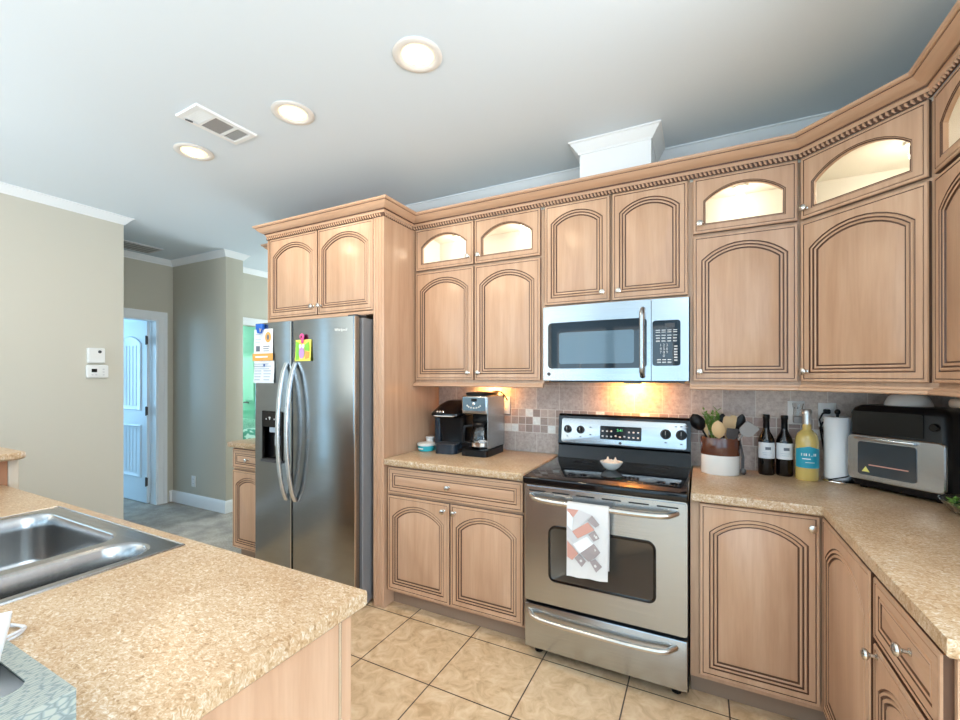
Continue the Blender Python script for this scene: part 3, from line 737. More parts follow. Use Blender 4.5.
tag(obj('countertop', bm, 'lam'), 'L-shaped speckled tan countertop right of the range', 'countertop')

# backsplash
bs_ = thing('backsplash', 'taupe ceramic tile backsplash with a band of small mosaic tiles', 'backsplash')
bm = BM(); add_box(bm, -.908, 1.846, -.008, -.0005, .9145, 1.372); obj('tile_field', bm, 'splash', bs_, 0)
bs2 = thing('backsplash', 'taupe tile backsplash on the right wall behind the countertop oven', 'backsplash')
bm = BM(); add_box(bm, 1.842, 1.8495, -1.56, -.009, .9145, 1.372); obj('tile_field', bm, 'splash', bs2, 0)

# ------------------------------------------------------------------ island with sink, raised bar
IX, IY0, IY1 = .110, -2.66, -1.930
isl = thing('island_cabinet', 'maple island base below the sink countertop, its end panel facing the range', 'cabinet', (0, 0, 0))
bm = BM(); add_box(bm, -2.04, .060, -2.64, -1.972, .09, .66); add_box(bm, -.50, .060, -2.64, -1.972, .66, .874); obj('carcass', bm, 'wood', isl, 0)
bm = BM(); add_box(bm, -2.04, -.502, -2.64, -2.625, .662, .873); obj('front_panel', bm, 'wood', isl, 0)
bm = BM(); add_box(bm, -2.04, -.502, -1.985, -1.972, .662, .873); obj('back_panel', bm, 'wood', isl, 0)
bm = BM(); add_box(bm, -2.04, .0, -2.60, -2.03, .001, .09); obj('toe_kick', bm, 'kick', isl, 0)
bm = BM(); add_box(bm, .060, .078, -2.645, -1.985, .09, .874, .002, 1); obj('end_panel', bm, 'wood', isl)
bm = BM(); add_box(bm, .060, .082, -1.984, -1.950, .001, .874, .003, 1); obj('corner_stile', bm, 'wood', isl)
bm = BM(); add_tube(bm, [(.080, -1.9855, .09), (.080, -1.9855, .873)], .0035, 8); obj('edge_strip', bm, 'knob', isl)
SX0, SX1, SY0, SY1 = -1.385, -.550, -2.52, -1.968
def slab_hole(bm, x0, x1, y0, y1, hx0, hx1, hy0, hy1, z0, z1, r=.006):
    def ring(a, b, c_, d, z): return [(a, c_, z), (b, c_, z), (b, d, z), (a, d, z)]
    add_loft(bm, [ring(hx0, hx1, hy0, hy1, z0), ring(x0 + r, x1 - r, y0 + r, y1 - r, z0), ring(x0, x1, y0, y1, z0 + r), ring(x0, x1, y0, y1, z1 - r), ring(x0 + r * .3, x1 - r * .3, y0 + r * .3, y1 - r * .3, z1 - r * .3), ring(x0 + r, x1 - r, y0 + r, y1 - r, z1), ring(hx0, hx1, hy0, hy1, z1), ring(hx0, hx1, hy0, hy1, z0)], cap0=False, cap1=False)
    bmesh.ops.remove_doubles(bm, verts=bm.verts, dist=1e-6)
bm = BM(); slab_hole(bm, -2.055, IX, IY0, IY1, SX0 + .015, SX1 - .015, SY0 + .015, SY1 - .015, .874, .914)
tag(obj('countertop', bm, 'lam'), 'speckled tan island countertop holding the steel sink', 'countertop')
sk = thing('kitchen_sink', 'double-bowl stainless steel sink set into the island countertop', 'sink', (0, 0, 0))
def bowl(x0, x1, y0, y1, depth, r, n=6):
    b = []
    for dz, ins in ((.0030, 0), (.0022, .004), (-.004, .010), (-.05, .012), (-depth + .04, .015), (-depth + .010, .024), (-depth, .055)):
        rr = max(.012, r - ins * .6)
        b.append([(p[0], p[1], .914 + dz) for p in rrect(x0 + ins, x1 - ins, y0 + ins, y1 - ins, rr, n)])
    return b
BW = [(-1.345, -.782, -2.47, -2.012, .19, .075), (-.748, -.580, -2.47, -2.018, .15, .075)]
# deck: built as strips around the two rims
bm = BM()
def deck_cell(bm, X0, X1, Y0, Y1, hole, n=6):
    x0, x1, y0, y1, d_, r = hole
    inner = rrect(x0, x1, y0, y1, r, n); m = len(inner); outer = []
    cxm, cym = (x0 + x1) / 2, (y0 + y1) / 2
    for k, (px, py) in enumerate(inner):
        q = k // (n + 1); i = k % (n + 1); t_ = i / n
        cor = [(X1, Y0), (X1, Y1), (X0, Y1), (X0, Y0)][q]
        if q == 0: o_ = (px, Y0) if t_ < .5 else (X1, py)
        elif q == 1: o_ = (X1, py) if t_ < .5 else (px, Y1)
        elif q == 2: o_ = (px, Y1) if t_ < .5 else (X0, py)
        else: o_ = (X0, py) if t_ < .5 else (px, Y0)
        if abs(t_ - .5) < .01: o_ = cor
        outer.append(o_)
    add_loft(bm, [[(p[0], p[1], .917) for p in outer], [(p[0], p[1], .917) for p in inner]], [0], cap0=False, cap1=False)
XM = -.765
deck_cell(bm, SX0 + .006, XM, SY0 + .006, SY1 - .006, BW[0]); deck_cell(bm, XM, SX1 - .006, SY0 + .006, SY1 - .006, BW[1])
e0 = [(SX0 + .006, SY0 + .006), (SX1 - .006, SY0 + .006), (SX1 - .006, SY1 - .006), (SX0 + .006, SY1 - .006)]
e1 = rrect(SX0, SX1, SY0, SY1, .008, 1)
def rect4(a, z): return [(SX0 + a, SY0 + a, z), (SX1 - a, SY0 + a, z), (SX1 - a, SY1 - a, z), (SX0 + a, SY1 - a, z)]
add_loft(bm, [rect4(.006, .917), rect4(.0045, .9195), rect4(.002, .9185), rect4(0, .9143)], [0] * 3, cap0=False, cap1=False)
bmesh.ops.remove_doubles(bm, verts=bm.verts, dist=1e-5)
obj('deck', bm, 'sink', sk, smooth=40)
for x0, x1, y0, y1, d_, r in BW:
    bm = BM(); add_loft(bm, bowl(x0, x1, y0, y1, d_, r), [0] * 6, cap0=False); bo = obj('basin', bm, 'sink', sk, smooth=60)
    bm = BM(); add_lathe(bm, [(0, .004), (.02, .002), (.038, .004), (.045, .001), (.045, 0)], ((x0 + x1) / 2, (y0 + y1) / 2, .9145 - d_), 20, *((1, 1) if x1 - x0 > .3 else (.6, .6))); obj('drain', bm, 'chrome', bo)

# raised bar at the island's left end
rb = thing('raised_bar', 'raised breakfast bar with tan laminate top at the left edge', 'bar', (-2.06, -1.93, 0))
bm = BM(); add_box(bm, -.15, -.001, -.73, .012, .001, 1.030, .002, 1); obj('pony_wall', bm, 'terra', rb)
bm = BM(); add_box(bm, -.15, .004, .0125, .048, .001, 1.031, .004, 1); obj('end_post', bm, 'postw', rb)
bm = BM(); slab(bm, [(-.42, -.73), (.090, -.73), (.090, .030), (.068, .052), (-.42, .052)], 1.032, 1.066, .008); obj('bar_top', bm, 'lam', rb)

# ------------------------------------------------------------------ refrigerator
fr = thing('refrigerator', 'slate stainless side-by-side refrigerator with ice dispenser', 'refrigerator', (-1.494, -.04, 0))
fx0, fx1, fs = -1.952 + 1.494, -1.036 + 1.494, -1.580 + 1.494      # local
def fy(y): return y + .04
bm = BM(); add_box(bm, fx0 + .006, fx1 + .012, fy(-.690), fy(-.04) , .015, 1.772, .004, 1); obj('case', bm, 'slateside', fr)
bm = BM(); add_box(bm, fx0 + .02, fx1 - .02, fy(-.700), fy(-.66), .003, .055); obj('base_grille', bm, 'black', fr)
def fdoor(x0, x1):
    bm = BM(); add_prism(bm, rrect(x0, x1, fy(-.747), fy(-.694), .014, 4), .06, 1.778, 'z'); return bm
# left door with the dispenser recess cut as a frame
bm = BM()
DX0, DX1, DZ0, DZ1 = -1.862 + 1.494, -1.672 + 1.494, .842, 1.172
o = rrect(fx0, fs - .004, fy(-.747), fy(-.694), .014, 4)
add_prism(bm, o, .06, DZ0, 'z'); add_prism(bm, o, DZ1, 1.778, 'z')
add_prism(bm, rrect(fx0, DX0, fy(-.747), fy(-.694), .012, 4), DZ0, DZ1, 'z'); add_box(bm, DX0 - .012, DX0, fy(-.747), fy(-.694), DZ0, DZ1)
add_prism(bm, rrect(DX1, fs - .004, fy(-.747), fy(-.694), .012, 4), DZ0, DZ1, 'z'); add_box(bm, DX1, DX1 + .012, fy(-.747), fy(-.694), DZ0, DZ1)
add_box(bm, DX0, DX1, fy(-.700), fy(-.694), DZ0, DZ1)
ld = obj('door', bm, 'slate', fr)
bm = BM(); add_box(bm, DX0, DX1, fy(-.709), fy(-.7005), DZ0, DZ1); add_box(bm, DX0, DX1, fy(-.752), fy(-.709), 1.070, DZ1, .003, 1)
for a, b in ((DX0 - .008, DX0 + .004), (DX1 - .004, DX1 + .008)): add_box(bm, a, b, fy(-.7515), fy(-.7472), DZ0 - .006, DZ1 + .006, .001, 1)
add_box(bm, DX0, DX1, fy(-.7515), fy(-.7472), DZ1, DZ1 + .008); 
dsp = obj('dispenser', bm, 'blackg', ld)
bm = BM(); add_box(bm, DX0 - .009, DX1 + .009, fy(-.762), fy(-.712), DZ0 - .008, DZ0 + .010, .003, 1); obj('drip_tray', bm, 'dgrey', dsp)
bm = BM(); add_box(bm, DX0 + .06, DX0 + .115, fy(-.745), fy(-.730), 1.035, 1.08, .003, 1); obj('ice_chute', bm, 'inkl', dsp)
bm = BM(); add_box(bm, DX0 + .10, DX0 + .145, fy(-.735), fy(-.722), .945, 1.015, .003, 1); obj('paddle', bm, 'inkl', dsp)
for x, z in ((.035, 1.12), (.065, 1.13), (.075, 1.13), (.07, 1.12), (.115, 1.12)):
    bm = BM(); add_box(bm, DX0 + x, DX0 + x + .007, fy(-.7530), fy(-.7521), z, z + .010); obj('control_icon', bm, 'whitep', dsp)
rd = obj('door', fdoor(fs + .004, fx1), 'slate', fr)
bm = BM(); add_box(bm, fx1 - .004, fx1 + .0006, fy(-.7472), fy(-.7345), .062, 1.776); add_box(bm, fs - .0115, fs - .0045, fy(-.7475), fy(-.74), .062, 1.776); obj('edge_trim', bm, 'knob', rd)
bm = BM(); add_box(bm, fx1 - .075, fx1 + .0, fy(-.73), fy(-.64), 1.7785, 1.790, .004, 1); obj('hinge_cover', bm, 'dgrey', fr)
def fhandle(par, x):
    bm = BM(); pts = []
    for i in range(15):
        t_ = i / 14; z = .600 + t_ * .905; b = .062 * (1 - (2 * t_ - 1) ** 4) ** .5 * .35 + .062 * (1 - (2 * t_ - 1) ** 2) * .75
        pts.append((x, fy(-.748) - .006 - b, z))
    loops = []
    for i, p in enumerate(pts):
        loops.append([(p[0] + dx, p[1] + dy, p[2]) for dx, dy in ((-.014, .008), (-.016, 0), (-.011, -.008), (.011, -.008), (.016, 0), (.014, .008))])
    add_loft(bm, loops, [0] * 14)
    return obj('handle', bm, 'handlem', par, 50)
fhandle(ld, fs - .042); fhandle(rd, fs + .042)
text_mesh('maker_name', 'Whirlpool', .025, 'whitep', rd, (-1.148 + 1.494, fy(-.7476), 1.699))
# papers and magnets on the refrigerator (stand against its doors)
FY = -.7482
def sheet(name, x0, x1, z0, z1, y, curl=.008, nx=6, nz=10):
    bm = BM(); loops = []
    for k in range(nz + 1):
        z = z0 + (z1 - z0) * k / nz; row = []
        for i in range(nx + 1):
            x = x0 + (x1 - x0) * i / nx; b = curl * (1 - k / nz) ** 2 + .004 * math.sin(k * 1.3) ** 2 * (1 - k / nz)
            row.append((x, y - b, z))
        row += [(x0 + (x1 - x0) * i / nx, p[1] + .0006, z) for i, p in zip(range(nx, -1, -1), row[::-1])]
        loops.append(row)
    add_loft(bm, loops); return bm
def bars(bm, x0, x1, y, rows, mi, rnd=.3):
    for z, h in rows:
        e = x1 - (x1 - x0) * random.random() * rnd; add_box(bm, x0, e, y, y + .0005, z, z + h, mi=mi)
bm = sheet('', -1.950, -1.757, 1.520, 1.737, FY - .003, .002)
yy = FY - .0095
add_box(bm, -1.960, -1.752, yy + .001, yy + .002, 1.520, 1.570, mi=1)
add_prism(bm, [(-1.803 + .030 * math.cos(a * PI / 8), 1.680 + .036 * math.sin(a * PI / 8)) for a in range(16)], yy + .003, yy + .004, 'y', 1)
add_prism(bm, [(-1.803 + .012 * math.cos(a * PI / 4), 1.680 + .020 * math.sin(a * PI / 4)) for a in range(8)], yy + .002, yy + .003, 'y', 2)
bars(bm, -1.932, -1.87, yy + .002, [(1.70, .004), (1.665, .004), (1.645, .004)], 3); add_box(bm, -1.925, -1.885, yy + .002, yy + .0026, 1.585, 1.622, mi=2); bars(bm, -1.85, -1.785, yy + .002, [(1.615, .006), (1.60, .005), (1.585, .004)], 2)
bars(bm, -1.93, -1.80, yy, [(1.542, .010)], 0)
tag(obj('flyer', bm, ['paper', 'orange', 'ink', 'inkl'], None), 'white flyer with an orange band on the left refrigerator door', 'paper')
bm = sheet('', -1.948, -1.742, 1.368, 1.519, FY - .004, .004)
yy = FY - .0135
bars(bm, -1.935, -1.76, yy, [(1.495, .006), (1.480, .006), (1.463, .005)], 1); add_box(bm, -1.84, -1.825, yy, yy + .0006, 1.478, 1.500, mi=2)
for a, b in ((-1.935, -1.86), (-1.84, -1.76)):
    bars(bm, a, b, yy, [(1.448, .006), (1.428, .006), (1.408, .006), (1.388, .006)], 1)
tag(obj('receipt_sheet', bm, ['paper', 'inkl', 'blue'], None), 'pale printed sheet hanging below the orange-banded flyer', 'paper')
t = thing('magnet_clip', 'blue magnet clip holding the flyer on the refrigerator', 'magnet', (-1.876, FY - .012, 1.72))
bm = BM(); add_box(bm, -.034, .034, -.012, .012, .012, .052, .006, 2); add_prism(bm, [(-.014, -.012), (.014, -.012), (.022, .014), (-.022, .014)], -.012, .003, 'y'); obj('body', bm, 'blue', t)
bm = BM(); add_tube(bm, [(.012, -.013, .02), (.022, -.016, -.004), (.030, -.013, .018)], .003, 6); obj('clip_wire', bm, 'chrome', t)
bm = sheet('', -1.537, -1.395, 1.512, 1.650, FY - .0035, .006)
yy = FY - .0135
add_prism(bm, [(-1.525, 1.52), (-1.500, 1.52), (-1.498, 1.63), (-1.525, 1.64)], yy, yy + .003, 'y', 1); add_prism(bm, [(-1.440, 1.58), (-1.405, 1.575), (-1.408, 1.635), (-1.455, 1.61)], yy, yy + .003, 'y', 1)
add_prism(bm, [(-1.472 + .024 * math.cos(a * PI / 8), 1.565 + .038 * math.sin(a * PI / 8)) for a in range(16)], yy - .001, yy + .002, 'y', 2)
for q in (-.013, .014): add_prism(bm, [(-1.470 + q + .011 * math.cos(a * PI / 6), 1.607 + .014 * math.sin(a * PI / 6)) for a in range(12)], yy - .002, yy + .001, 'y', 3)
add_prism(bm, [(-1.440, 1.525), (-1.405, 1.53), (-1.405, 1.568), (-1.438, 1.575)], yy, yy + .003, 'y', 4)
tag(obj('drawing', bm, ['yellow', 'lime', 'lilac', 'paper', 'orange'], None), 'small bright drawing in green and lilac on the right refrigerator door', 'paper')
t = thing('magnet', 'pink magnet pinning the small drawing to the refrigerator', 'magnet', (-1.468, FY - .006, 1.655))
bm = BM(); add_ball(bm, (0, -.008, .012), .020, .008, .022); add_ball(bm, (.004, -.008, -.014), .011, .007, .018); obj('body', bm, 'pink', t)
bm = BM(); add_ball(bm, (.004, -.016, .012), .006, .003, .008); obj('spot', bm, 'brown', t)

# ------------------------------------------------------------------ range
rg = thing('range', 'stainless electric range with black glass cooktop', 'range', (.014, 0, 0))
RW = .748
bm = BM(); add_box(bm, 0, RW, -.640, -.02, .045, .895, .003, 1); obj('body', bm, 'black', rg)
bm = BM()
for x in (.05, RW - .05):
    for y in (-.58, -.08):
        bm = BM(); add_lathe(bm, [(0, .0005), (.022, .0005), (.022, .012), (.01, .016), (.01, .046), (0, .046)], (x, y, 0), 10); obj('foot', bm, 'black', rg)
bm = BM(); add_box(bm, -.001, RW + .001, -.690, -.088, .878, .917, .009, 3); obj('cooktop', bm, 'blackg', rg)
for x, y, r in ((.20, -.50, .105), (.56, -.50, .085), (.20, -.23, .075), (.56, -.23, .105)):
    bm = BM(); add_lathe(bm, [(r, 0), (r + .0025, 0), (r + .0025, .0004), (r, .0004), (r, 0)], (x, y, .9171), 40); add_lathe(bm, [(r * .6, 0), (r * .6 + .0015, 0), (r * .6 + .0015, .0004), (r * .6, .0004), (r * .6, 0)], (x, y, .9171), 40); obj('burner_ring', bm, 'ringm', rg)
# oven door
bm = BM()
OD = rrect(.004, RW - .004, .292, .872, .012, 3)
add_prism(bm, [(p[0], p[1]) for p in OD], -.668, -.6405, 'y')
bmesh.ops.bevel(bm, geom=[e for e in bm.edges if all(v.co.y < -.66 for v in e.verts)], offset=.006, segments=2, affect='EDGES')
od = obj('oven_door', bm, 'steel', rg)
bm = BM(); x = .028
while x < .70: add_box(bm, x, x + .086, -.6695, -.667, .842, .8485, .001, 1); x += .119
obj('vent_slot', bm, 'dark', od)
def win_loop(d):
    a = rrect(.128 + d, .620 - d, .410 + d, .680 - d, .034 - d, 6); return [(x, z + .022 * (1 - ((x - .374) / .244) ** 2) * max(0, (z - .52) / .15)) for x, z in a]
wloop = win_loop(0)
bm = BM(); add_loft(bm, [Y(wloop, -.6682), Y(wloop, -.6712), Y(win_loop(.010), -.6712), Y(win_loop(.012), -.6700)], [1, 1, 1], cap0=False, capmi=0)
M['ovenglass'] = simple('smoked_oven_glass', (.055, .048, .040), .08, coat=.6)
obj('oven_window', bm, ['ovenglass', 'blackg'], od)
def bow_handle(par, x0, x1, z, y0, out, r, sag=0, name='handle'):
    pts = []
    for i in range(21):
        t_ = i / 20; u_ = abs(2 * t_ - 1); b = out * (1 - max(0, (u_ - .80) / .2) ** 2) ** .5 if u_ < 1 else 0
        pts.append((x0 + (x1 - x0) * t_, y0 - b, z - sag * (1 - u_ ** 4)))
    bm = BM(); add_tube(bm, pts, r, 10); return obj(name, bm, 'knob', par, 60)
bow_handle(od, .036, .704, .822, -.664, .052, .0125, .012)
bm = BM(); add_box(bm, .004, RW - .004, -.668, -.6405, .060, .278, .006, 2); dr = obj('drawer', bm, 'steel', rg)
bow_handle(dr, .026, .700, .243, -.664, .048, .0125, .018)
# backguard
bm = BM(); add_prism(bm, [(-.088, .910), (-.010, .910), (-.010, 1.166), (-.02, 1.180), (-.047, 1.180), (-.060, 1.168), (-.082, 1.002), (-.070, .988), (-.076, .960)], .001, RW - .001, 'x')
obj('backguard', bm, 'blackg', rg)
bm = BM()   # tilted stainless control panel
def tl(x, z): 
    t_ = (z - 1.002) / .160; return (x, -.0825 + t_ * .024, z)
q = rrect(.022, RW - .022, 1.008, 1.154, .014, 4)
add_loft(bm, [[tl(*p) for p in q], [(tl(*p)[0], tl(*p)[1] - .004, p[1]) for p in q], [(p[0], tl(*p)[1] - .005, p[1]) for p in rrect(.025, RW - .025, 1.011, 1.151, .012, 4)]], [0, 0])
cp = obj('control_panel', bm, 'steel', rg)
def on_panel(x, z, out=0.0): v = tl(x, z); return (v[0], v[1] - .0052 - out, z)
bm = BM(); q = rrect(.258, .492, 1.040, 1.118, .006, 3); add_loft(bm, [[on_panel(*p) for p in q], [on_panel(p[0], p[1], .002) for p in q]], [0]); ds = obj('display', bm, 'blackg', cp)
bm = BM()
for i in range(9):
    for j in range(2):
        if j == 1 and 2 < i < 6: continue
        x = .270 + i * .025 - .002; z = 1.053 + j * .030; z += .004 if i in (3, 5) else 0
        q = rrect(x, x + .011, z, z + .009, .003, 2); add_loft(bm, [[on_panel(p[0], p[1], .0021) for p in q], [on_panel(p[0], p[1], .0026) for p in q]], [0])
obj('key_marks', bm, 'pgrey', ds)
tilt = math.atan2(.024, .160)
text_mesh('clock_digits', '2:41', .020, 'lcdg', ds, on_panel(.372, 1.095, .0028), (PI / 2 - tilt, 0, 0))
for x in (.060, .140, .620, .700):
    big = x > .5
    bm = BM(); R3 = Matrix.Rotation(PI / 2 - tilt, 3, 'X')
    rr = .024 if big else .020
    add_lathe(bm, [(0, 0), (rr + .004, 0), (rr + .004, .002), (rr, .003), (rr * .92, .016), (rr * .85, .019), (0, .019)], on_panel(x, 1.088, .0003), 20, rot=R3)
    k = obj('control_knob', bm, 'black', cp)
    bm = BM(); p = on_panel(x, 1.088, .0003); add_box(bm, p[0] - .0035, p[0] + .0035, p[1] - .028, p[1] - .004, p[2] - rr * .8, p[2] + rr * .8, .002, 1); add_box(bm, p[0] - .001, p[0] + .001, p[1] - .0285, p[1] - .0278, p[2] + 0, p[2] + rr * .8, mi=1); obj('grip', bm, ['dgrey', 'whitep'], k)
bm = BM()
for x, z in ((.20, 1.105), (.20, 1.062), (.06, 1.045), (.14, 1.045), (.62, 1.042), (.70, 1.038), (.672, 1.132), (.70, 1.134), (.728, 1.132)):
    q = rrect(x - .006, x + .006, z - .003, z + .003, .001, 1); add_loft(bm, [[on_panel(*p) for p in q], [on_panel(p[0], p[1], .0006) for p in q]], [0])
obj('panel_marks', bm, 'ink', cp)
bm = BM(); add_lathe(bm, [(0, 0), (.008, 0), (.008, .002), (.006, .003), (0, .003)], on_panel(.375, 1.022), 16, rot=Matrix.Rotation(PI / 2 - tilt, 3, 'X')); obj('badge', bm, 'dgrey', cp)
# bowl on the cooktop
t = thing('bowl', 'small white bowl with garlic on the black cooktop', 'bowl', (.385, -.345, .9173))
bm = BM(); add_lathe(bm, [(0, 0), (.022, 0), (.026, .003), (.044, .018), (.056, .036), (.059, .043), (.056, .0435), (.052, .036), (.040, .020), (.02, .008), (0, .007)], (0, 0, 0), 28); obj('bowl_body', bm, 'ceramic', t, 60)
bm = BM()
for x, y, r in ((-.018, 0, .026), (.02, .006, .025), (.002, -.020, .022)):
    add_lathe(bm, [(0, 0), (r * .7, .003), (r, r * .6), (r * .75, r * 1.1), (r * .25, r * 1.45), (r * .12, r * 1.9), (0, r * 1.95)], (x, y, .018), 12)
obj('garlic', bm, 'peach', t, 60)
# dish towel over the oven handle
def towel():
    bm = BM(); hy = -.664 - .052; hz = .811
    x0, x1 = .252, .442
    prof = [(hy + .020, .520), (hy + .019, .70), (hy + .017, hz - .01), (hy + .011, hz + .012), (hy, hz + .0175), (hy - .013, hz + .012), (hy - .018, hz - .01), (hy - .020, .70), (hy - .019, .60), (hy - .022, .487)]
    n = 12; loops = []
    for k, (yy_, z) in enumerate(prof):
        lo = max(0, (hz - z) / .33); row = []
        for i in range(n + 1):
            x = x0 + (x1 - x0) * i / n + (.004 * lo if i == 0 else 0) - lo * .004
            wv = .004 * math.sin(i * 1.1 + .5) * lo * (1 if k > 4 else .3)
            row.append((x, yy_ + wv, z + (.008 * i / n if k in (0, 9) else 0)))
        row2 = [(p[0], p[1] + (.003 if k > 4 else -.003) * (1 if abs(k - 4) > 0 else 0), p[2] - (.003 if k == 4 else 0)) for p in row[::-1]]
        loops.append(row + row2)
    add_loft(bm, loops, [0] * (len(prof) - 1))
    # patchwork print, on the hanging front
    def patch(c_, mi):
        poly = [(x0 + a * (x1 - x0), .800 - b * .310) for a, b in c_]
        def yv(x, z): 
            lo = max(0, (hz - z) / .33); i = (x - x0) / (x1 - x0) * n
            return hy - .0205 + .004 * math.sin(i * 1.1 + .5) * lo - .0030
        A2 = [(p[0], yv(*p), p[1]) for p in poly]; add_loft(bm, [A2, [(p[0], p[1] - .0008, p[2]) for p in A2]], [mi], capmi=mi)
    patch([(.02, 0), (.30, 0), (.17, .12), (.02, .03)], 2); patch([(.30, 0), (.62, .05), (.36, .22), (.17, .12)], 4); patch([(.62, .05), (.80, .17), (.70, .22), (.52, .14)], 3)
    patch([(.52, .16), (.68, .26), (.28, .42), (.14, .33)], 2); patch([(.68, .27), (.80, .37), (.66, .43), (.54, .34)], 3); patch([(.02, .26), (.14, .33), (.28, .43), (.16, .50), (.02, .42)], 4)
    patch([(.50, .37), (.66, .46), (.34, .63), (.16, .52)], 5); patch([(.66, .46), (.82, .57), (.70, .66), (.50, .55)], 3); patch([(.02, .48), (.30, .64), (.14, .76), (.02, .72)], 2)
    patch([(.50, .55), (.70, .66), (.54, .74), (.34, .63)], 3); patch([(.32, .64), (.48, .74), (.38, .83), (.20, .72)], 3); patch([(.56, .73), (.70, .68), (.86, .77), (.72, .87)], 3); patch([(.02, .02), (.17, .13), (.14, .32), (.02, .25)], 5)
    random.seed(3)
    for a, b in ((.60, .10), (.66, .15), (.66, .34), (.72, .36), (.68, .55), (.36, .74), (.70, .78)):
        patch([(a + .035 * math.cos(k * PI / 3), b + .022 * math.sin(k * PI / 3)) for k in range(6)], 0)
    return bm
tag(obj('dish_towel', towel(), ['cloth', 'cloth', 'salmon', 'taupe', 'pgrey', 'paper'], None, 50), 'white dish towel with patchwork print hung over the oven door handle', 'towel')

# ------------------------------------------------------------------ microwave
mw = thing('microwave', 'stainless over-the-range microwave below the two-door cabinet', 'microwave', (.004, 0, 1.385))
MH = .422
def mwy(x, base=-.338, bulge=.022): 
    u_ = (x - .377) / .377; return base - bulge * (1 - u_ * u_)
def mw_slab(bm, x0, x1, z0, z1, y_out, y_in, n=12, mi=0, r=0):
    top = [(x0 + (x1 - x0) * i / n) for i in range(n + 1)]
    loops = []
    for x in top: loops.append([(x, mwy(x) - y_out, z0), (x, mwy(x) - y_out, z1), (x, mwy(x) + y_in, z1), (x, mwy(x) + y_in, z0)])
    add_loft(bm, loops, [mi] * n)
bm = BM(); add_box(bm, 0, .754, -.325, -.01, .004, MH - .002, .003, 1); obj('case', bm, 'black', mw)
bm = BM(); mw_slab(bm, .001, .579, .006, MH, 0, .008); md = obj('door', bm, 'steel', mw, 25)
bm = BM(); mw_slab(bm, .582, .753, .006, MH, 0, .008, 6); mp_ = obj('control_side', bm, 'steel', mw, 25)
M['mwglass'] = simple('dark_glass', (.010, .014, .020), .05, coat=.5)
M['mwwin'] = simple('window_mesh_glass', (.10, .16, .21), .10, coat=.5)
def mw_patch(x0, x1, z0, z1, r, out, mat, par, name, th=.0015):
    q = rrect(x0, x1, z0, z1, r, 4)
    # subdivide along x so that it follows the bow
    bm = BM(); n = 14
    xs_ = [x0 + r + (x1 - x0 - 2 * r) * i / n for i in range(n + 1)]
    bot = [(x, z0) for x in xs_]; top = [(x, z1) for x in xs_[::-1]]
    arcR = [(x1 - r + r * math.sin(a), z0 + r - r * math.cos(a)) for a in (PI / 8, PI / 4, 3 * PI / 8, PI / 2)] + [(x1 - r + r * math.cos(a), z1 - r + r * math.sin(a)) for a in (0, PI / 8, PI / 4, 3 * PI / 8)]
    arcL = [(x0 + r - r * math.sin(a), z1 - r + r * math.cos(a)) for a in (PI / 8, PI / 4, 3 * PI / 8, PI / 2)] + [(x0 + r - r * math.cos(a), z0 + r - r * math.sin(a)) for a in (0, PI / 8, PI / 4, 3 * PI / 8)]
    L_ = bot + arcR + top + arcL
    # strips: build as grid columns to stay on the curve
    def zspan(x):
        if x < x0 + r: d = x0 + r - x; s = r - math.sqrt(max(r * r - d * d, 0)); return z0 + s, z1 - s
        if x > x1 - r: d = x - x1 + r; s = r - math.sqrt(max(r * r - d * d, 0)); return z0 + s, z1 - s
        return z0, z1
    cols = [x0 + r * (1 - math.cos(a)) for a in (0.15, .5, 1.0)] + xs_ + [x1 - r * (1 - math.cos(a)) for a in (1.0, .5, .15)]
    loops = []
    for x in cols:
        a, b = zspan(x); y = mwy(x) - out
        loops.append([(x, y, a), (x, y, b), (x, y + th, b), (x, y + th, a)])
    add_loft(bm, loops, [0] * (len(cols) - 1))
    return obj(name, bm, mat, par, 25)
win = mw_patch(.030, .560, .072, .330, .022, .0017, 'mwglass', md, 'door_glass')
mw_patch(.098, .498, .098, .272, .012, .0026, 'mwwin', win, 'viewing_window', .0010)
kp = mw_patch(.586, .716, .082, .312, .014, .0017, 'mwglass', mp_, 'keypad')
def key(x, z, w_, h_): y = mwy(x) - .0024; bm = BM(); add_box(bm, x - w_ / 2, x + w_ / 2, y, y + .0006, z - h_ / 2, z + h_ / 2); obj('key', bm, 'pgrey', kp, 0)
for j, z in enumerate((.262, .252, .236)):
    for i in range(4): key(.612 + i * .026, z, .021, .004)
for z in (.222, .207):
    for i in range(4): key(.612 + i * .026, z, .018, .006)
for i in range(3): key(.617 + i * .024, .100, .018, .006); key(.617 + i * .024, .113, .018, .005)
for k in range(6): key(.694, .110 + k * .014, .016, .007)
bm = BM(); y = mwy(.66) - .0026; add_box(bm, .625, .690, y - .0004, y + .0006, .278, .297); obj('display', bm, 'dgrey', kp)
for r_, row in enumerate(('1 2 3', '4 5 6', '7 8 9', '0')): text_mesh('digit_keys', row, .019, 'pgrey', kp, (.640, mwy(.64) - .0028, .186 - r_ * .018))
bm = BM(); pts = []
for i in range(17):
    t_ = i / 16; u_ = abs(2 * t_ - 1); pts.append((.540, mwy(.54) - .001 - .036 * (1 - max(0, (u_ - .8) / .2) ** 2) ** .5, .030 + .345 * t_))
add_tube(bm, pts, .0135, 10); obj('handle', bm, 'steel', md, 60)
bm = BM(); add_lathe(bm, [(0, 0), (.010, 0), (.010, .002), (.0085, .003), (0, .003)], (.036, mwy(.036) + .0004, .042), 16, rot=Matrix.Rotation(PI / 2, 3, 'X')); obj('badge', bm, 'dgrey', md)
bm = BM(); add_box(bm, .02, .734, -.30, -.06, -.004, .004, .002, 1); obj('bottom_vent', bm, 'dgrey', mw)
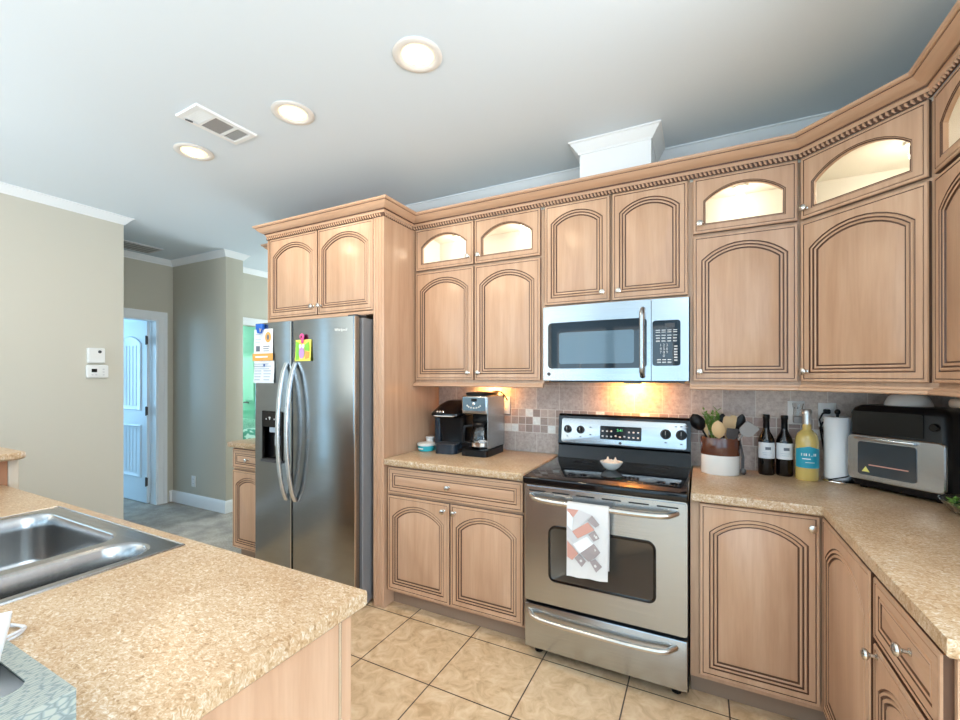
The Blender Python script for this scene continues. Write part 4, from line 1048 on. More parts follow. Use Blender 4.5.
# cooktop lamp below the microwave and cabinet lamp
def under_lamp(loc, label, sx, power, col, par_group=None, rx=0.0):
    t = thing('task_light', label, 'light', loc)
    bm = BM(); add_box(bm, -sx / 2, sx / 2, -.03, .03, -.010, -.0008, .003, 1); obj('housing', bm, 'whitep', t)
    bm = BM(); add_box(bm, -sx / 2 + .008, sx / 2 - .008, -.024, .024, -.0108, -.0101); obj('lens', bm, 'lampw', t)
    a = area('task_glow', (0, 0, -.016), (rx, 0, 0), sx * .8, .04, power, col); a.parent = t
under_lamp((.46, -.11, 1.3805), 'small lamp under the microwave lighting the tiles', .09, 3.6, (1, .40, .09), rx=.9)
under_lamp((-.46, -.085, 1.3735), 'small lamp under the cabinet over the coffee makers', .16, 2.0, (1, .45, .12), rx=.9)

# ------------------------------------------------------------------ ceiling fittings
def downlight(x, y, label):
    t = thing('recessed_light', label, 'light', (x, y, H), 0, 'recessed ceiling lights')
    bm = BM(); add_lathe(bm, [(.068, -.0006), (.098, -.0006), (.100, -.004), (.094, -.008), (.074, -.009), (.066, -.005), (.068, -.0006)], (0, 0, 0), 36); obj('trim_ring', bm, 'lampring', t, 60)
    bm = BM(); add_lathe(bm, [(.0455, -.0008), (.0655, -.0008), (.0655, -.005), (.0455, -.0062), (.0455, -.0008)], (0, 0, 0), 32); obj('baffle', bm, 'baffle', t, 60)
    bm = BM(); add_lathe(bm, [(0, -.0008), (.045, -.0008), (.045, -.007), (.040, -.012), (.02, -.016), (0, -.017)], (0, 0, 0), 32); obj('lens', bm, 'lamp', t, 60)
    l = bpy.data.lights.new('downlight_glow', 'AREA'); l.shape = 'DISK'; l.size = .12; l.energy = 5; l.color = (1, .80, .56)
    o = bpy.data.objects.new('downlight_glow', l); C.objects.link(o); o.parent = t; o.location = (0, 0, -.022)
downlight(-.208, -1.276, 'recessed ceiling light nearest the range, largest of three in the photo')
downlight(-.976, -1.238, 'middle recessed ceiling light of the row of three')
downlight(-1.793, -1.241, 'recessed ceiling light just left of the air vent, farthest of three')
t = thing('ceiling_vent', 'white ceiling air vent with three louvred sections', 'vent', (-1.407, -1.342, H), math.radians(-2))
VX, VY = .094, .155
bm = BM()
def vring(bm, x0, x1, y0, y1, hx0, hx1, hy0, hy1):
    def q(a, b, c_, d, z): return [(a, c_, z), (b, c_, z), (b, d, z), (a, d, z)]
    add_loft(bm, [q(x0, x1, y0, y1, -.0006), q(x0 + .003, x1 - .003, y0 + .003, y1 - .003, -.010), q(hx0, hx1, hy0, hy1, -.010), q(hx0, hx1, hy0, hy1, -.004)], [0] * 3, cap0=False, cap1=False)
vring(bm, -VX, VX, -VY, VY, -VX + .027, VX - .027, -VY + .027, VY - .027)
for y in (-.055, .055): add_box(bm, -VX + .0275, VX - .0275, y - .006, y + .006, -.0098, -.004)
obj('frame', bm, 'white', t, 20)
bm = BM(); add_box(bm, -VX + .026, VX - .026, -VY + .026, VY - .026, -.003, -.0008); obj('backing', bm, 'dgrey', t, 0)
for sec in (-1, 1):
    for k in range(6):
        y = sec * .0945 + (k - 2.5) * .0108
        bm = BM(); p = [(-.0050, -.0085), (-.0036, -.0092), (.0050, -.0040), (.0036, -.0034)]
        add_prism(bm, [(y + a * sec, b) for a, b in p], -.064, .064, 'x'); obj('slat', bm, 'white', t, 0)
for k in range(9):
    x = -.056 + k * .014
    bm = BM(); add_prism(bm, [(x - .006, -.0092), (x - .0045, -.0095), (x + .0052, -.0040), (x + .0038, -.0034)], -.047, .047, 'y'); obj('slat', bm, 'grey', t, 0)
bm = BM(); add_tube(bm, [(-.075, -.118, -.011), (-.06, -.09, -.016)], .004, 6); obj('damper_lever', bm, 'dgrey', t)
t = thing('return_vent', 'dim rectangular air vent on the hall ceiling', 'vent', (-4.20, -.45, H))
bm = BM(); add_box(bm, -.14, .14, -.20, .20, -.010, -.0006, .002, 1); obj('frame', bm, 'pgrey', t)
bm = BM()
for k in range(9): add_box(bm, -.12, .12, -.175 + k * .040, -.150 + k * .040, -.013, -.0102)
obj('louvres', bm, 'grey', t, 0)

# ------------------------------------------------------------------ wall devices
t = thing('doorbell_chime', 'small white box mounted just above the thermostat', 'box', (XL, -1.075, 1.575))
bm = BM(); add_box(bm, .0005, .035, -.052, .052, -.058, .058, .004, 1); obj('cover', bm, 'whitep', t)
bm = BM(); add_lathe(bm, [(0, 0), (.012, 0), (.010, .004), (0, .005)], (.035, .018, .030), 12, rot=Matrix.Rotation(PI / 2, 3, 'Y')); obj('button', bm, 'dgrey', t)
t = thing('thermostat', 'white thermostat with small dark display on the left wall', 'thermostat', (XL, -1.065, 1.452))
bm = BM(); add_box(bm, .0005, .026, -.070, .070, -.050, .050, .010, 2); obj('case', bm, 'whitep', t)
bm = BM(); add_box(bm, .0262, .027, -.040, -.006, -.006, .020); obj('display', bm, 'black', t, 0)
bm = BM()
for y, z in ((.035, .018), (.035, -.004), (.035, -.026), (-.035, -.026), (-.012, -.026)): add_box(bm, .0262, .0275, y - .006, y + .006, z - .004, z + .004, .001, 1)
obj('buttons', bm, 'pgrey', t)
def outlet(loc, label, rotz=0, plug=None):
    t = thing('outlet', label, 'outlet', loc, rotz, 'white wall outlets')
    bm = BM(); add_box(bm, -.036, .036, -.0065, -.0003, -.060, .060, .002, 2); obj('plate', bm, 'whitep', t)
    for z in (-.024, .024):
        bm = BM(); add_box(bm, -.016, .016, -.008, -.0066, z - .014, z + .014, .001, 1)
        for x in (-.007, .007): add_box(bm, x - .0015, x + .0015, -.0084, -.0079, z - .004, z + .006, mi=1)
        obj('socket', bm, ['whitep', 'ink'], t)
    return t
outlet((-.377, -.008, 1.218), 'white outlet beside the drip coffee maker')
outlet((1.243, -.008, 1.228), 'white outlet behind the gold wine bottle')
outlet((1.370, -.008, 1.222), 'white outlet partly behind the paper towel roll')
outlet((-4.105, .07, .272), 'white outlet low on the hall wall')
t = thing('night_light', 'clear plug-in night light in the outlet behind gold wine bottle', 'light', (1.248, -.0168, 1.222))
bm = BM(); add_box(bm, -.020, .020, -.030, 0, -.045, -.010, .005, 2); obj('base', bm, 'grey', t)
bm = BM(); add_lathe(bm, [(.020, -.010), (.018, .02), (.024, .055), (.022, .055), (.016, .02), (.018, -.010), (.020, -.010)], (0, -.016, 0), 16, 1, .6); obj('shade', bm, 'glass', t)
t = thing('power_plug', 'black plugs and cord in the outlet beside paper towels', 'plug', (1.366, -.0168, 1.20))
bm = BM()
for z in (.040, -.006): add_box(bm, -.014, .012, -.028, 0, z - .011, z + .011, .004, 1)
obj('plug_body', bm, 'black', t)
bm = BM(); add_tube(bm, [(0, -.026, .040), (-.022, -.034, .030), (-.034, -.032, .0), (-.020, -.03, -.06), (.0, -.02, -.16), (.06, -.02, -.25), (.12, -.02, -.279)], .004, 8); add_tube(bm, [(0, -.026, -.006), (-.020, -.03, -.012), (-.030, -.026, -.04), (-.010, -.018, -.18), (.04, -.012, -.279)], .004, 8); obj('cord', bm, 'black', t)

# ------------------------------------------------------------------ things on the left counter
CT = .9142
t = thing('tub', 'small teal and white tub in front of the single-cup coffee maker', 'tub', (-.842, -.275, CT))
bm = BM(); add_lathe(bm, [(0, 0), (.050, 0), (.055, .004), (.058, .036), (0, .036)], (0, 0, 0), 28); obj('cup', bm, 'teal', t)
bm = BM(); add_lathe(bm, [(0, .0362), (.060, .0362), (.061, .050), (.056, .053), (0, .053)], (0, 0, 0), 28); obj('lid', bm, 'whitep', t)
bm = BM(); add_box(bm, -.025, .012, -.0585, -.054, .014, .022); obj('lettering', bm, 'whitep', t)
t = thing('cup', 'small grey and white cup behind the teal tub', 'cup', (-.868, -.190, CT))
bm = BM(); add_lathe(bm, [(0, 0), (.022, 0), (.028, .072), (0, .072)], (0, 0, 0), 16); obj('cup_body', bm, 'whitep', t)
bm = BM(); add_lathe(bm, [(0, .0722), (.031, .0722), (.031, .080), (0, .083)], (0, 0, 0), 16); obj('lid', bm, 'pgrey', t)
# single-cup brewer
t = thing('coffee_maker', 'black single-cup coffee maker at the left of the counter', 'coffee maker', (-.676, -.190, CT), math.radians(6)); t.scale = (1.09, 1.05, 1.09)
bm = BM()
add_prism(bm, rrect(-.070, .070, -.150, .120, .04, 5), 0, .055, 'z'); obj('drip_base', bm, 'bluegrey', t, 50)
bm = BM(); add_prism(bm, rrect(-.066, .066, -.145, -.04, .03, 5), .0553, .060, 'z'); obj('drip_grate', bm, 'dgrey', t, 50)
bm = BM(); loops = []
for z, y0, y1, w_ in ((.0552, -.035, .120, .080), (.12, -.030, .122, .088), (.215, -.05, .124, .090)): loops.append([(p[0], p[1], z) for p in rrect(-w_, w_, y0, y1, .035, 5)])
add_loft(bm, loops); obj('column', bm, 'black', t, 50)
bm = BM(); loops = []
for z, y0, y1, w_ in ((.212, -.135, .124, .086), (.226, -.155, .125, .096), (.238, -.155, .125, .096), (.255, -.125, .124, .090), (.285, -.06, .122, .080), (.306, .0, .110, .060), (.312, .03, .09, .03)): loops.append([(p[0], p[1], z) for p in rrect(-w_, w_, y0, y1, min(.045, w_ * .5, (y1 - y0) * .45), 5)])
add_loft(bm, loops); hd = obj('brew_head', bm, 'blackg', t, 50)
bm = BM(); add_tube(bm, [(-.096, -.03, .226), (-.090, -.12, .226), (-.06, -.156, .225), (0, -.163, .225), (.06, -.156, .225), (.090, -.12, .226), (.096, -.03, .226)], .0045, 8); obj('lid_handle', bm, 'chrome', hd)
bm = BM()
for x in (-.045, -.028, -.010): add_lathe(bm, [(0, 0), (.008, 0), (.007, .004), (0, .005)], (x, -.141, .248), 10, rot=Matrix.Rotation(.9, 3, 'X'))
obj('buttons', bm, 'chrome', hd)
bm = BM(); add_prism(bm, rrect(-.130, -.082, -.02, .115, .02, 4), 0, .205, 'z'); obj('water_tank', bm, 'bluegrey', t, 50)
# drip coffee maker
t = thing('coffee_maker', 'stainless and black drip coffee maker with glass carafe', 'coffee maker', (-.450, -.200, CT))
bm = BM(); add_prism(bm, rrect(-.092, .092, -.138, .135, .025, 5), 0, .040, 'z'); obj('base', bm, 'black', t, 50)
bm = BM(); add_box(bm, -.090, .090, .020, .134, .0402, .262, .008, 2); obj('tower', bm, 'black', t)
bm = BM(); add_box(bm, .0905, .0945, -.125, .130, .050, .375, .001, 1); obj('side_panel', bm, 'steel', t)
bm = BM(); add_box(bm, -.092, .090, -.125, .134, .2625, .378, .012, 3); hd = obj('brew_head', bm, 'steel', t)
bm = BM(); q = rrect(-.080, .076, .285, .368, .008, 3); add_loft(bm, [Y(q, -.1252), Y(q, -.1285)], [0]); fp = obj('control_face', bm, 'mwwin', hd)
bm = BM(); add_box(bm, -.020, .020, -.1297, -.1287, .343, .361); obj('display', bm, 'blackg', fp)
bm = BM()
for k in range(7): 
    a = PI * (k - 3) / 8; add_lathe(bm, [(0, 0), (.007, 0), (.006, .003), (0, .003)], (.05 * math.sin(a), -.1286, .325 - .025 * math.cos(a) * .9), 10, rot=Matrix.Rotation(PI / 2, 3, 'X'))
add_lathe(bm, [(0, 0), (.011, 0), (.010, .005), (0, .006)], (0, -.1286, .328), 14, rot=Matrix.Rotation(PI / 2, 3, 'X'))
obj('buttons', bm, 'chrome', fp)
bm = BM(); add_box(bm, -.078, .060, -.10, .125, .3785, .398, .010, 2); obj('top_lid', bm, 'black', hd)
bm = BM(); add_lathe(bm, [(.045, 0), (.062, .002), (.068, .015), (.070, .06), (.064, .10), (.052, .135), (.050, .14), (.048, .135), (.060, .10), (.066, .06), (.064, .016), (.058, .006), (0, .006), (0, 0), (.045, 0)], (.012, -.052, .0408), 28); ca = obj('carafe', bm, 'glass', t, 60)
bm = BM(); add_lathe(bm, [(0, .1405), (.052, .1405), (.054, .155), (.045, .168), (0, .170)], (.012, -.052, .0408), 24); obj('carafe_lid', bm, 'black', ca)
bm = BM(); add_tube(bm, [(-.040, -.075, .185), (-.075, -.105, .182), (-.086, -.112, .14), (-.084, -.110, .085), (-.055, -.085, .075)], .010, 8); obj('carafe_handle', bm, 'black', ca)
bm = BM(); add_lathe(bm, [(0.0705, .020), (.0712, .020), (.0715, .042), (.0708, .042), (.0705, .02)], (.012, -.052, .0408), 28); obj('carafe_band', bm, 'chrome', ca)
bm = BM(); add_tube(bm, [(.02, .10, .398), (.06, .09, .402), (.085, .10, .395), (.10, .125, .37), (.10, .16, .34)], .004, 6); obj('cord', bm, 'brown', t)

# ------------------------------------------------------------------ things on the right counter
ck = thing('utensil_crock', 'oval stoneware crock, white below and brown above, full of utensils', 'crock', (.898, -.165, CT))
bm = BM(); add_lathe(bm, [(0, 0), (.084, 0), (.088, .006), (.088, .098)], (0, 0, 0), 36, 1, .72); add_lathe(bm, [(.086, .004), (.0, .012)], (0, 0, 0), 36, 1, .72); obj('lower_body', bm, 'ceramic', ck, 60)
bm = BM(); add_lathe(bm, [(.088, .0982), (.0895, .102), (.0895, .182), (.087, .187), (.083, .184), (.082, .1), (.078, .02), (0, .014)], (0, 0, 0), 36, 1, .72); obj('upper_body', bm, 'brown', ck, 60)
def utensil(name, label, cat, base, head, kind, mat, hw=.030, hl=.085, r=.006, mat2=None, face=0.0):
    """stick from base to the neck, with a head at its end"""
    b, h = Vector(base), Vector(head); ax = (h - b).normalized()
    t = thing(name, label, cat, (b.x, b.y, b.z)); h = h - b
    bm = BM(); add_tube(bm, [(0, 0, 0), tuple(h * .5), tuple(h)], [r * .9, r, r * .85], 8); obj('handle', bm, mat2 or mat, t, 60)
    side = ax.cross(Vector((0, 1, 0))).normalized(); side = (Matrix.Rotation(face, 3, ax) @ side); nrm = ax.cross(side).normalized()
    bm = BM()
    if kind == 'spoon' or kind == 'ladle':
        loops = []
        dep = .010 if kind == 'spoon' else .028
        n = 9
        for i in range(n + 1):
            u_ = i / n; w_ = hw * math.sin(PI * (u_ * .94 + .03)) ** .6 if i not in (0, n) else r * .6
            c0 = h + ax * (hl * u_); d_ = dep * math.sin(PI * u_)
            loops.append([tuple(c0 - side * w_), tuple(c0 + nrm * d_ - side * w_ * .5), tuple(c0 + nrm * d_ * 1.1), tuple(c0 + nrm * d_ + side * w_ * .5), tuple(c0 + side * w_), tuple(c0 + nrm * (d_ * .8 - .004) + side * w_ * .45), tuple(c0 + nrm * (d_ * .9 - .004)), tuple(c0 + nrm * (d_ * .8 - .004) - side * w_ * .45)])
        add_loft(bm, loops)
    elif kind == 'turner' or kind == 'flat':
        loops = []
        prof = ((0, .35), (.12, .8), (.3, 1.0), (1.0, 1.0)) if kind == 'turner' else ((0, .3), (.2, .85), (.6, 1.0), (.9, .9), (1, .6))
        for u_, wv in prof:
            c0 = h + ax * (hl * u_); w_ = hw * wv
            loops.append([tuple(c0 - side * w_ - nrm * .002), tuple(c0 + side * w_ - nrm * .002), tuple(c0 + side * w_ + nrm * .002), tuple(c0 - side * w_ + nrm * .002)])
        add_loft(bm, loops)
    obj('head', bm, mat, t, 50)
    return t
G = 'kitchen utensils in the crock'
kx, ky, kz = .898, -.165, CT + .016
def U(px, pz, y, *a, **k): pass
utensil('ladle', 'black ladle leaning far left out of the crock', 'utensil', (.930, -.150, kz), (.818, -.205, 1.135), 'ladle', 'black', .034, .098)
utensil('wooden_spoon', 'broad pale wooden spoon at the front of the crock', 'utensil', (.905, -.185, kz), (.892, -.215, 1.100), 'spoon', 'beech', .030, .092)
utensil('spatula', 'narrow wooden stirring stick beside the ladle in the crock', 'utensil', (.890, -.150, kz), (.840, -.185, 1.115), 'flat', 'beech', .010, .055)
utensil('wooden_spatula', 'flat upright wooden spatula in the middle of the crock', 'utensil', (.915, -.145, kz), (.928, -.160, 1.120), 'flat', 'beech', .022, .090)
utensil('wooden_spoon', 'slim wooden spatula behind the dark turner in the crock', 'utensil', (.930, -.140, kz), (.950, -.155, 1.130), 'flat', 'beech', .017, .085)
utensil('spoon', 'black spoon behind the wooden spatula, left one', 'utensil', (.900, -.125, kz), (.908, -.130, 1.140), 'spoon', 'black', .020, .080)
utensil('spoon', 'black oval spoon behind the crock rim, right of the wooden spatulas', 'utensil', (.935, -.130, kz), (.976, -.150, 1.120), 'spoon', 'black', .024, .105)
utensil('scraper', 'grey rectangular scraper leaning at the crock front right', 'utensil', (.920, -.180, kz), (.944, -.215, 1.098), 'turner', 'dgrey', .026, .058, face=.25)
utensil('turner', 'large grey square turner leaning right out of the crock', 'utensil', (.868, -.150, kz + .03), (.996, -.200, 1.122), 'turner', 'grey', .034, .072, face=.2)
t = thing('measuring_spoons', 'dark measuring spoons hanging down the right side of the crock', 'utensil', (.990, -.185, CT + .004))
bm = BM()
for k in range(3):
    add_tube(bm, [(.002 + k * .004, -.004 * k, .02), (.003 + k * .004, -.004 * k, .09), (-.004, -.004 * k, .175), (-.016, 0.0, .192)], .0028, 6); add_ball(bm, (.004 + k * .004, -.005 * k, .020), .010, .008, .016)
obj('spoon_set', bm, 'dgrey', t, 60)
t = thing('herb_sprig', 'bunch of green herb sprigs sticking up from the crock', 'plant', (.885, -.130, kz))
bm = BM(); random.seed(5)
tips = []
for k in range(13):
    tx, ty, tz = random.uniform(-.060, .005), random.uniform(-.03, .02), random.uniform(.245, .30)
    add_tube(bm, [(0, 0, 0), (tx * .4, ty * .4, .15), (tx, ty, tz)], .0015, 5); tips.append((tx, ty, tz))
obj('stems', bm, 'green', t)
bm = BM()
for tx, ty, tz in tips:
    for j in range(14):
        a = random.uniform(0, 2 * PI); u_ = random.uniform(.72, 1.03); c0 = Vector((tx * u_, ty * u_, tz * u_)); d_ = Vector((math.cos(a) * .8, math.sin(a) * .8, random.uniform(.2, 1))).normalized(); s = d_.cross(Vector((0, 0, 1))).normalized() * .0055; L_ = random.uniform(.020, .032); nn = d_.cross(s).normalized() * .0006
        q = [c0, c0 + d_ * L_ * .5 + s, c0 + d_ * L_, c0 + d_ * L_ * .5 - s]
        add_loft(bm, [[tuple(p - nn) for p in q], [tuple(p + nn) for p in q]])
obj('leaves', bm, 'green', t)

def bottle(loc, label, R, Ht, glass, body_h, label_mat, lz0, lz1, foil_mat, foil_z, art, wine=None, kind='wine_bottle', s=1.0, rz=0.0):
    t = thing(kind, label, 'bottle', loc, rz, 'wine bottles on the counter')
    nr = R * .36
    sh = [(0, 0), (R * .90, 0), (R, .008), (R, body_h), (R * .97, body_h + R * .35), (R * .82, body_h + R * .85), (R * .52, body_h + R * 1.4), (nr, body_h + R * 2.0), (nr * .95, Ht - .02), (nr * 1.12, Ht - .019), (nr * 1.12, Ht - .006), (nr, Ht - .002), (0, Ht - .002)]
    if art == 'teal': sh = [(0, 0), (R * .92, 0), (R, .008), (R, body_h), (R * .975, body_h + .012), (R * .90, body_h + .026), (R * .76, body_h + .039), (R * .56, body_h + .049), (nr * 1.08, body_h + .058), (nr * .95, Ht - .02), (nr * 1.12, Ht - .019), (nr * 1.12, Ht - .006), (nr, Ht - .002), (0, Ht - .002)]
    bm = BM(); add_lathe(bm, sh, (0, 0, 0), 28); obj('glass', bm, glass, t, 50)
    bm = BM(); th = 1.25; n = 14
    lo = []
    for i in range(n + 1):
        a = -PI / 2 - th + 2 * th * i / n; r1, r2 = R + .0004, R + .0011
        arch = art == 'teal'; top = lz1 - (.016 * abs(i - n / 2) / (n / 2) if arch else 0)
        lo.append([(r2 * math.cos(a), r2 * math.sin(a), lz0), (r2 * math.cos(a), r2 * math.sin(a), top), (r1 * math.cos(a), r1 * math.sin(a), top), (r1 * math.cos(a), r1 * math.sin(a), lz0)])
    add_loft(bm, lo)
    lb = obj('label', bm, label_mat, t, 40)
    def curved(x0, x1, z0, z1, mat, nm):
        bm = BM(); lo = []
        for i in range(7):
            a = -PI / 2 + (x0 + (x1 - x0) * i / 6) / R; r1, r2 = R + .0012, R + .0018
            lo.append([(r2 * math.cos(a), r2 * math.sin(a), z0), (r2 * math.cos(a), r2 * math.sin(a), z1), (r1 * math.cos(a), r1 * math.sin(a), z1), (r1 * math.cos(a), r1 * math.sin(a), z0)])
        add_loft(bm, lo); return bm
    m_ = (lz0 + lz1) / 2
    if art == 'teal':
        bm = BM(); bm.free()
        for k, (a, b, z0, z1) in enumerate(((-.030, -.027, m_ + .006, m_ + .018), (-.020, -.017, m_ + .006, m_ + .018), (-.013, -.008, m_ + .006, m_ + .018), (-.001, .002, m_ + .006, m_ + .018), (.007, .013, m_ + .006, m_ + .008), (.018, .021, m_ + .006, m_ + .018), (.024, .029, m_ + .006, m_ + .018), (-.026, .006, m_ - .010, m_ - .006), (-.014, .022, m_ - .026, m_ - .024))):
            obj('label_print', curved(a, b, z0, z1, None, ''), 'whitep', lb, 40)
    else:
        obj('label_print', curved(-.008, .016, m_ + .004, m_ + .018, None, ''), 'ink', lb, 40); obj('label_print', curved(-.020, .020, m_ - .012, m_ - .010, None, ''), 'inkl', lb, 40); obj('label_print', curved(-.016, .014, m_ - .022, m_ - .020, None, ''), 'inkl', lb, 40)
    bm = BM(); add_lathe(bm, [(nr + .0008, foil_z), (nr * .96 + .0012, Ht - .022), (nr * 1.12 + .001, Ht - .020), (nr * 1.12 + .001, Ht - .004), (nr, Ht), (0, Ht)], (0, 0, 0), 20); obj('foil', bm, foil_mat, t, 50)
    return t
bottle((1.108, -.078, CT), 'dark red-wine bottle, the left one of the matching pair', .0365, .305, 'bottledark', .165, 'wlabel', .085, .165, 'black', .235, 'house')
bottle((1.186, -.070, CT), 'dark red-wine bottle, the right one of the matching pair', .0365, .303, 'bottledark', .165, 'wlabel', .085, .165, 'black', .235, 'house')
bottle((1.268, -.125, CT), 'pale gold wine bottle with teal label', .0475, .340, 'winegold', .186, 'tlabel', .062, .166, 'foil', .250, 'teal')

t = thing('paper_towel_holder', 'metal paper towel holder beside the black oven', 'holder', (1.390, -.104, CT))
bm = BM(); add_lathe(bm, [(0, 0), (.061, 0), (.064, .004), (.061, .012), (.05, .016), (0, .016)], (0, 0, 0), 32); obj('base', bm, 'chrome', t, 50)
bm = BM(); add_tube(bm, [(0, 0, .015), (0, 0, .325)], .006, 10); add_ball(bm, (0, 0, .330), .012, .012, .014); obj('rod', bm, 'black', t, 60)
bm = BM(); add_tube(bm, [(-.045, -.045, .012), (-.02, -.057, .022), (.02, -.056, .034), (.045, -.04, .044)], .003, 6); obj('arm', bm, 'black', t, 60)
t = thing('paper_towel_roll', 'white roll of paper towels on its holder', 'paper towel', (1.390, -.104, CT + .018))
bm = BM(); add_lathe(bm, [(.020, 0), (.050, 0), (.052, .004), (.052, .284), (.050, .288), (.020, .288), (.020, 0)], (0, 0, 0), 36); obj('sheets', bm, 'paper', t, 50)
bm = BM(); add_lathe(bm, [(.0085, .001), (.0195, .001), (.0195, .2875), (.0085, .2875), (.0085, .001)], (0, 0, 0), 20); obj('core', bm, 'beech', t, 50)

# countertop oven
ov = thing('countertop_oven', 'black countertop oven with stainless front standing in the corner', 'oven', (1.414, -.176, CT), -PI / 4)
OW, ODp, OH = .345, .215, .372
bm = BM(); loops = []
for z, ins in ((.012, .012), (.02, .004), (.045, 0), (.338, 0), (.359, .010), (.372, .030)):
    loops.append([(p[0], p[1], z) for p in rrect(ins, OW - ins, ins * .6, ODp - ins, .026, 5)])
add_loft(bm, loops); obj('housing', bm, 'black', ov, 40)
bm = BM()
for x in (.04, OW - .04):
    for y in (.035, ODp - .035):
        bm = BM(); add_lathe(bm, [(0, .0003), (.012, .0003), (.014, .0125), (0, .0125)], (x, y, 0), 10); obj('foot', bm, 'black', ov)
bm = BM(); q = rrect(.018, OW - .075, .248, .345, .006, 3); add_loft(bm, [Y(q, -.0003), Y(q, -.006)], [0]); tp = obj('touch_panel', bm, 'blackg', ov)
bm = BM(); q = rrect(.004, OW - .004, .042, .240, .018, 4); add_loft(bm, [Y(q, -.0002), Y(q, -.012), Y(rrect(.008, OW - .008, .046, .236, .016, 4), -.016)], [0, 0]); dd_ = obj('door', bm, 'steel', ov, 40)
bm = BM(); q = rrect(.048, OW - .090, .066, .212, .012, 4); add_loft(bm, [Y(q, -.0162), Y(q, -.019), Y(rrect(.052, OW - .094, .070, .208, .010, 4), -.0185)], [0, 0]); ow_ = obj('door_window', bm, 'ovenwin', dd_, 40)
bm = BM(); add_box(bm, .040, OW - .090, -.034, -.0165, .219, .232, .004, 2); obj('handle', bm, 'steel', dd_)
bm = BM(); add_prism(bm, [(.064, .080), (.094, .080), (.079, .104)], -.0198, -.0192, 'y'); obj('warning_sticker', bm, 'warn', ow_, 0)
bm = BM()
for z in (.11, .112): add_box(bm, .09, OW - .115, -.0197, -.0192, z, z + .003)
obj('rack_glint', bm, 'salmon', ow_, 0)
bm = BM(); add_lathe(bm, [(0, 0), (.016, 0), (.015, .012), (.012, .015), (0, .015)], (OW - .040, -.0003, .298), 20, rot=Matrix.Rotation(PI / 2, 3, 'X')); obj('dial', bm, 'blackg', ov)
t = thing('bowl', 'white bowl upturned on top of the countertop oven', 'bowl', (1.612, -.195, CT + OH + .0006))
bm = BM(); add_lathe(bm, [(.074, 0), (.078, 0), (.077, .010), (.066, .036), (.045, .052), (.03, .057), (.028, .061), (0, .061), (0, .053), (.043, .048), (.062, .032), (.073, .008), (.074, 0)], (0, 0, 0), 32); obj('bowl_body', bm, 'whitep', t, 50)
t = thing('jar', 'small beige jar on the oven top at the right edge', 'jar', (1.735, -.300, CT + OH + .0006))
bm = BM(); add_lathe(bm, [(0, 0), (.026, 0), (.032, .008), (.033, .026), (.026, .036), (0, .038)], (0, 0, 0), 20); obj('jar_body', bm, 'peach', t, 60)
t = thing('glass_dish', 'clear glass dish of greens at the right edge of the counter', 'dish', (1.705, -.530, CT))
bm = BM(); add_lathe(bm, [(0, 0), (.070, 0), (.085, .010), (.110, .046), (.113, .050), (.109, .050), (.082, .016), (.068, .007), (0, .007)], (0, 0, 0), 36); obj('dish_body', bm, 'glass', t, 50)
bm = BM(); random.seed(11)
for k in range(160):
    a, r = random.uniform(0, 2 * PI), .092 * math.sqrt(random.random()); z = .018 + random.uniform(0, .04) * (1 - r / .12) + max(0, (r - .07)) * .9
    c0 = Vector((r * math.cos(a), r * math.sin(a), z)); d_ = Vector((random.uniform(-1, 1), random.uniform(-1, 1), random.uniform(-.3, .6))).normalized(); s = d_.cross(Vector((0, 0, 1))).normalized() * .009; nn = d_.cross(s).normalized() * .0008; L_ = .024
    q = [c0 - d_ * L_ * .5, c0 + s, c0 + d_ * L_ * .5, c0 - s]
    add_loft(bm, [[tuple(p - nn) for p in q], [tuple(p + nn) for p in q]], [k % 2], capmi=k % 2)
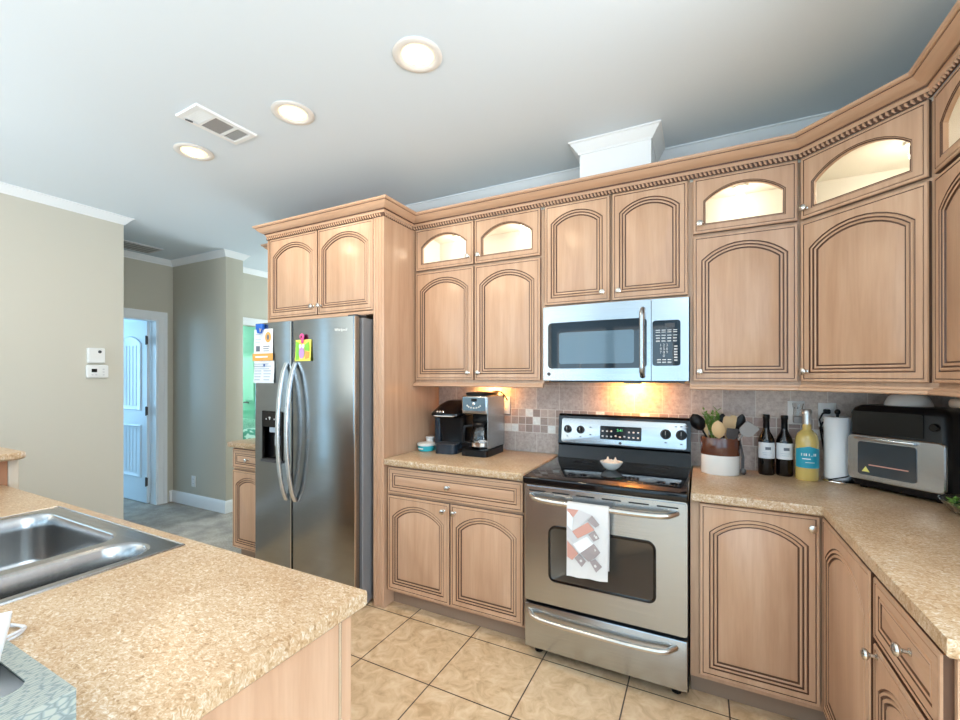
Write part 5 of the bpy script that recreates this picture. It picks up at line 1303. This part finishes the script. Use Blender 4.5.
o = obj('salad_greens', bm, ['greend', 'green'], None); o.location = (1.705, -.530, CT); o['kind'] = 'stuff'; tag(o, 'green salad leaves in the glass dish', 'greens')

# ------------------------------------------------------------------ tissue box on the island
t = thing('tissue_box', 'grey-green patterned tissue box at the lower left corner', 'tissue box', (-.034, -2.512, CT))
TX, TY, TH = .121, .060, .096
bm = BM()
hole = rrect(-.075, .058, -.034, .036, .020, 6); out = []
for k, (px, py) in enumerate(hole):
    q = k // 7; i = k % 7
    cor = [(TX, -TY), (TX, TY), (-TX, TY), (-TX, -TY)][q]
    e = [((px, -TY), (TX, py)), ((TX, py), (px, TY)), ((px, TY), (-TX, py)), ((-TX, py), (px, -TY))][q]
    out.append(cor if i == 3 else (e[0] if i < 3 else e[1]))
lo = [[(p[0], p[1], 0.0) for p in out], [(p[0], p[1], TH) for p in out], [(p[0], p[1], TH) for p in hole], [(p[0], p[1], TH - .002) for p in hole]]
add_loft(bm, lo, [0] * 3, cap1=False); obj('carton', bm, 'net', t, 30)
bm = BM(); add_box(bm, -TX + .003, TX - .003, -TY + .003, TY - .003, TH - .045, TH - .040); obj('tissue_stack', bm, 'paper', t, 0)
bm = BM(); loops = []
for k in range(8):
    u_ = k / 7; row = []
    for i in range(13):
        v = i / 12 - .5; row.append((-.014 + v * (.085 + .03 * u_) + .020 * u_ + .012 * math.sin(v * 9 + u_ * 2) * u_, .004 + .020 * math.sin(v * 7 + 1 + u_) * (.4 + u_) , TH - .040 + u_ * .115 + .012 * math.cos(v * 6) * u_))
    loops.append(row + [(p[0], p[1] + .0015, p[2]) for p in row[::-1]])
add_loft(bm, loops); obj('tissue', bm, 'paper', t, 60)
t = thing('cord_loop', 'thin pale loop of cord lying behind the tissue box', 'cord', (-.385, -2.385, CT))
bm = BM()
for k, (r, ox) in enumerate(((.030, 0), (.026, .004))):
    add_tube(bm, [(ox + r * 1.2 * math.cos(a), r * math.sin(a) * .8, .0035 + .004 * k + .003 * (1 + math.sin(a * 2 + k))) for a in [2 * PI * i / 20 for i in range(20)]], .0026, 6, closed=True)
obj('cord', bm, 'pgrey', t, 60)
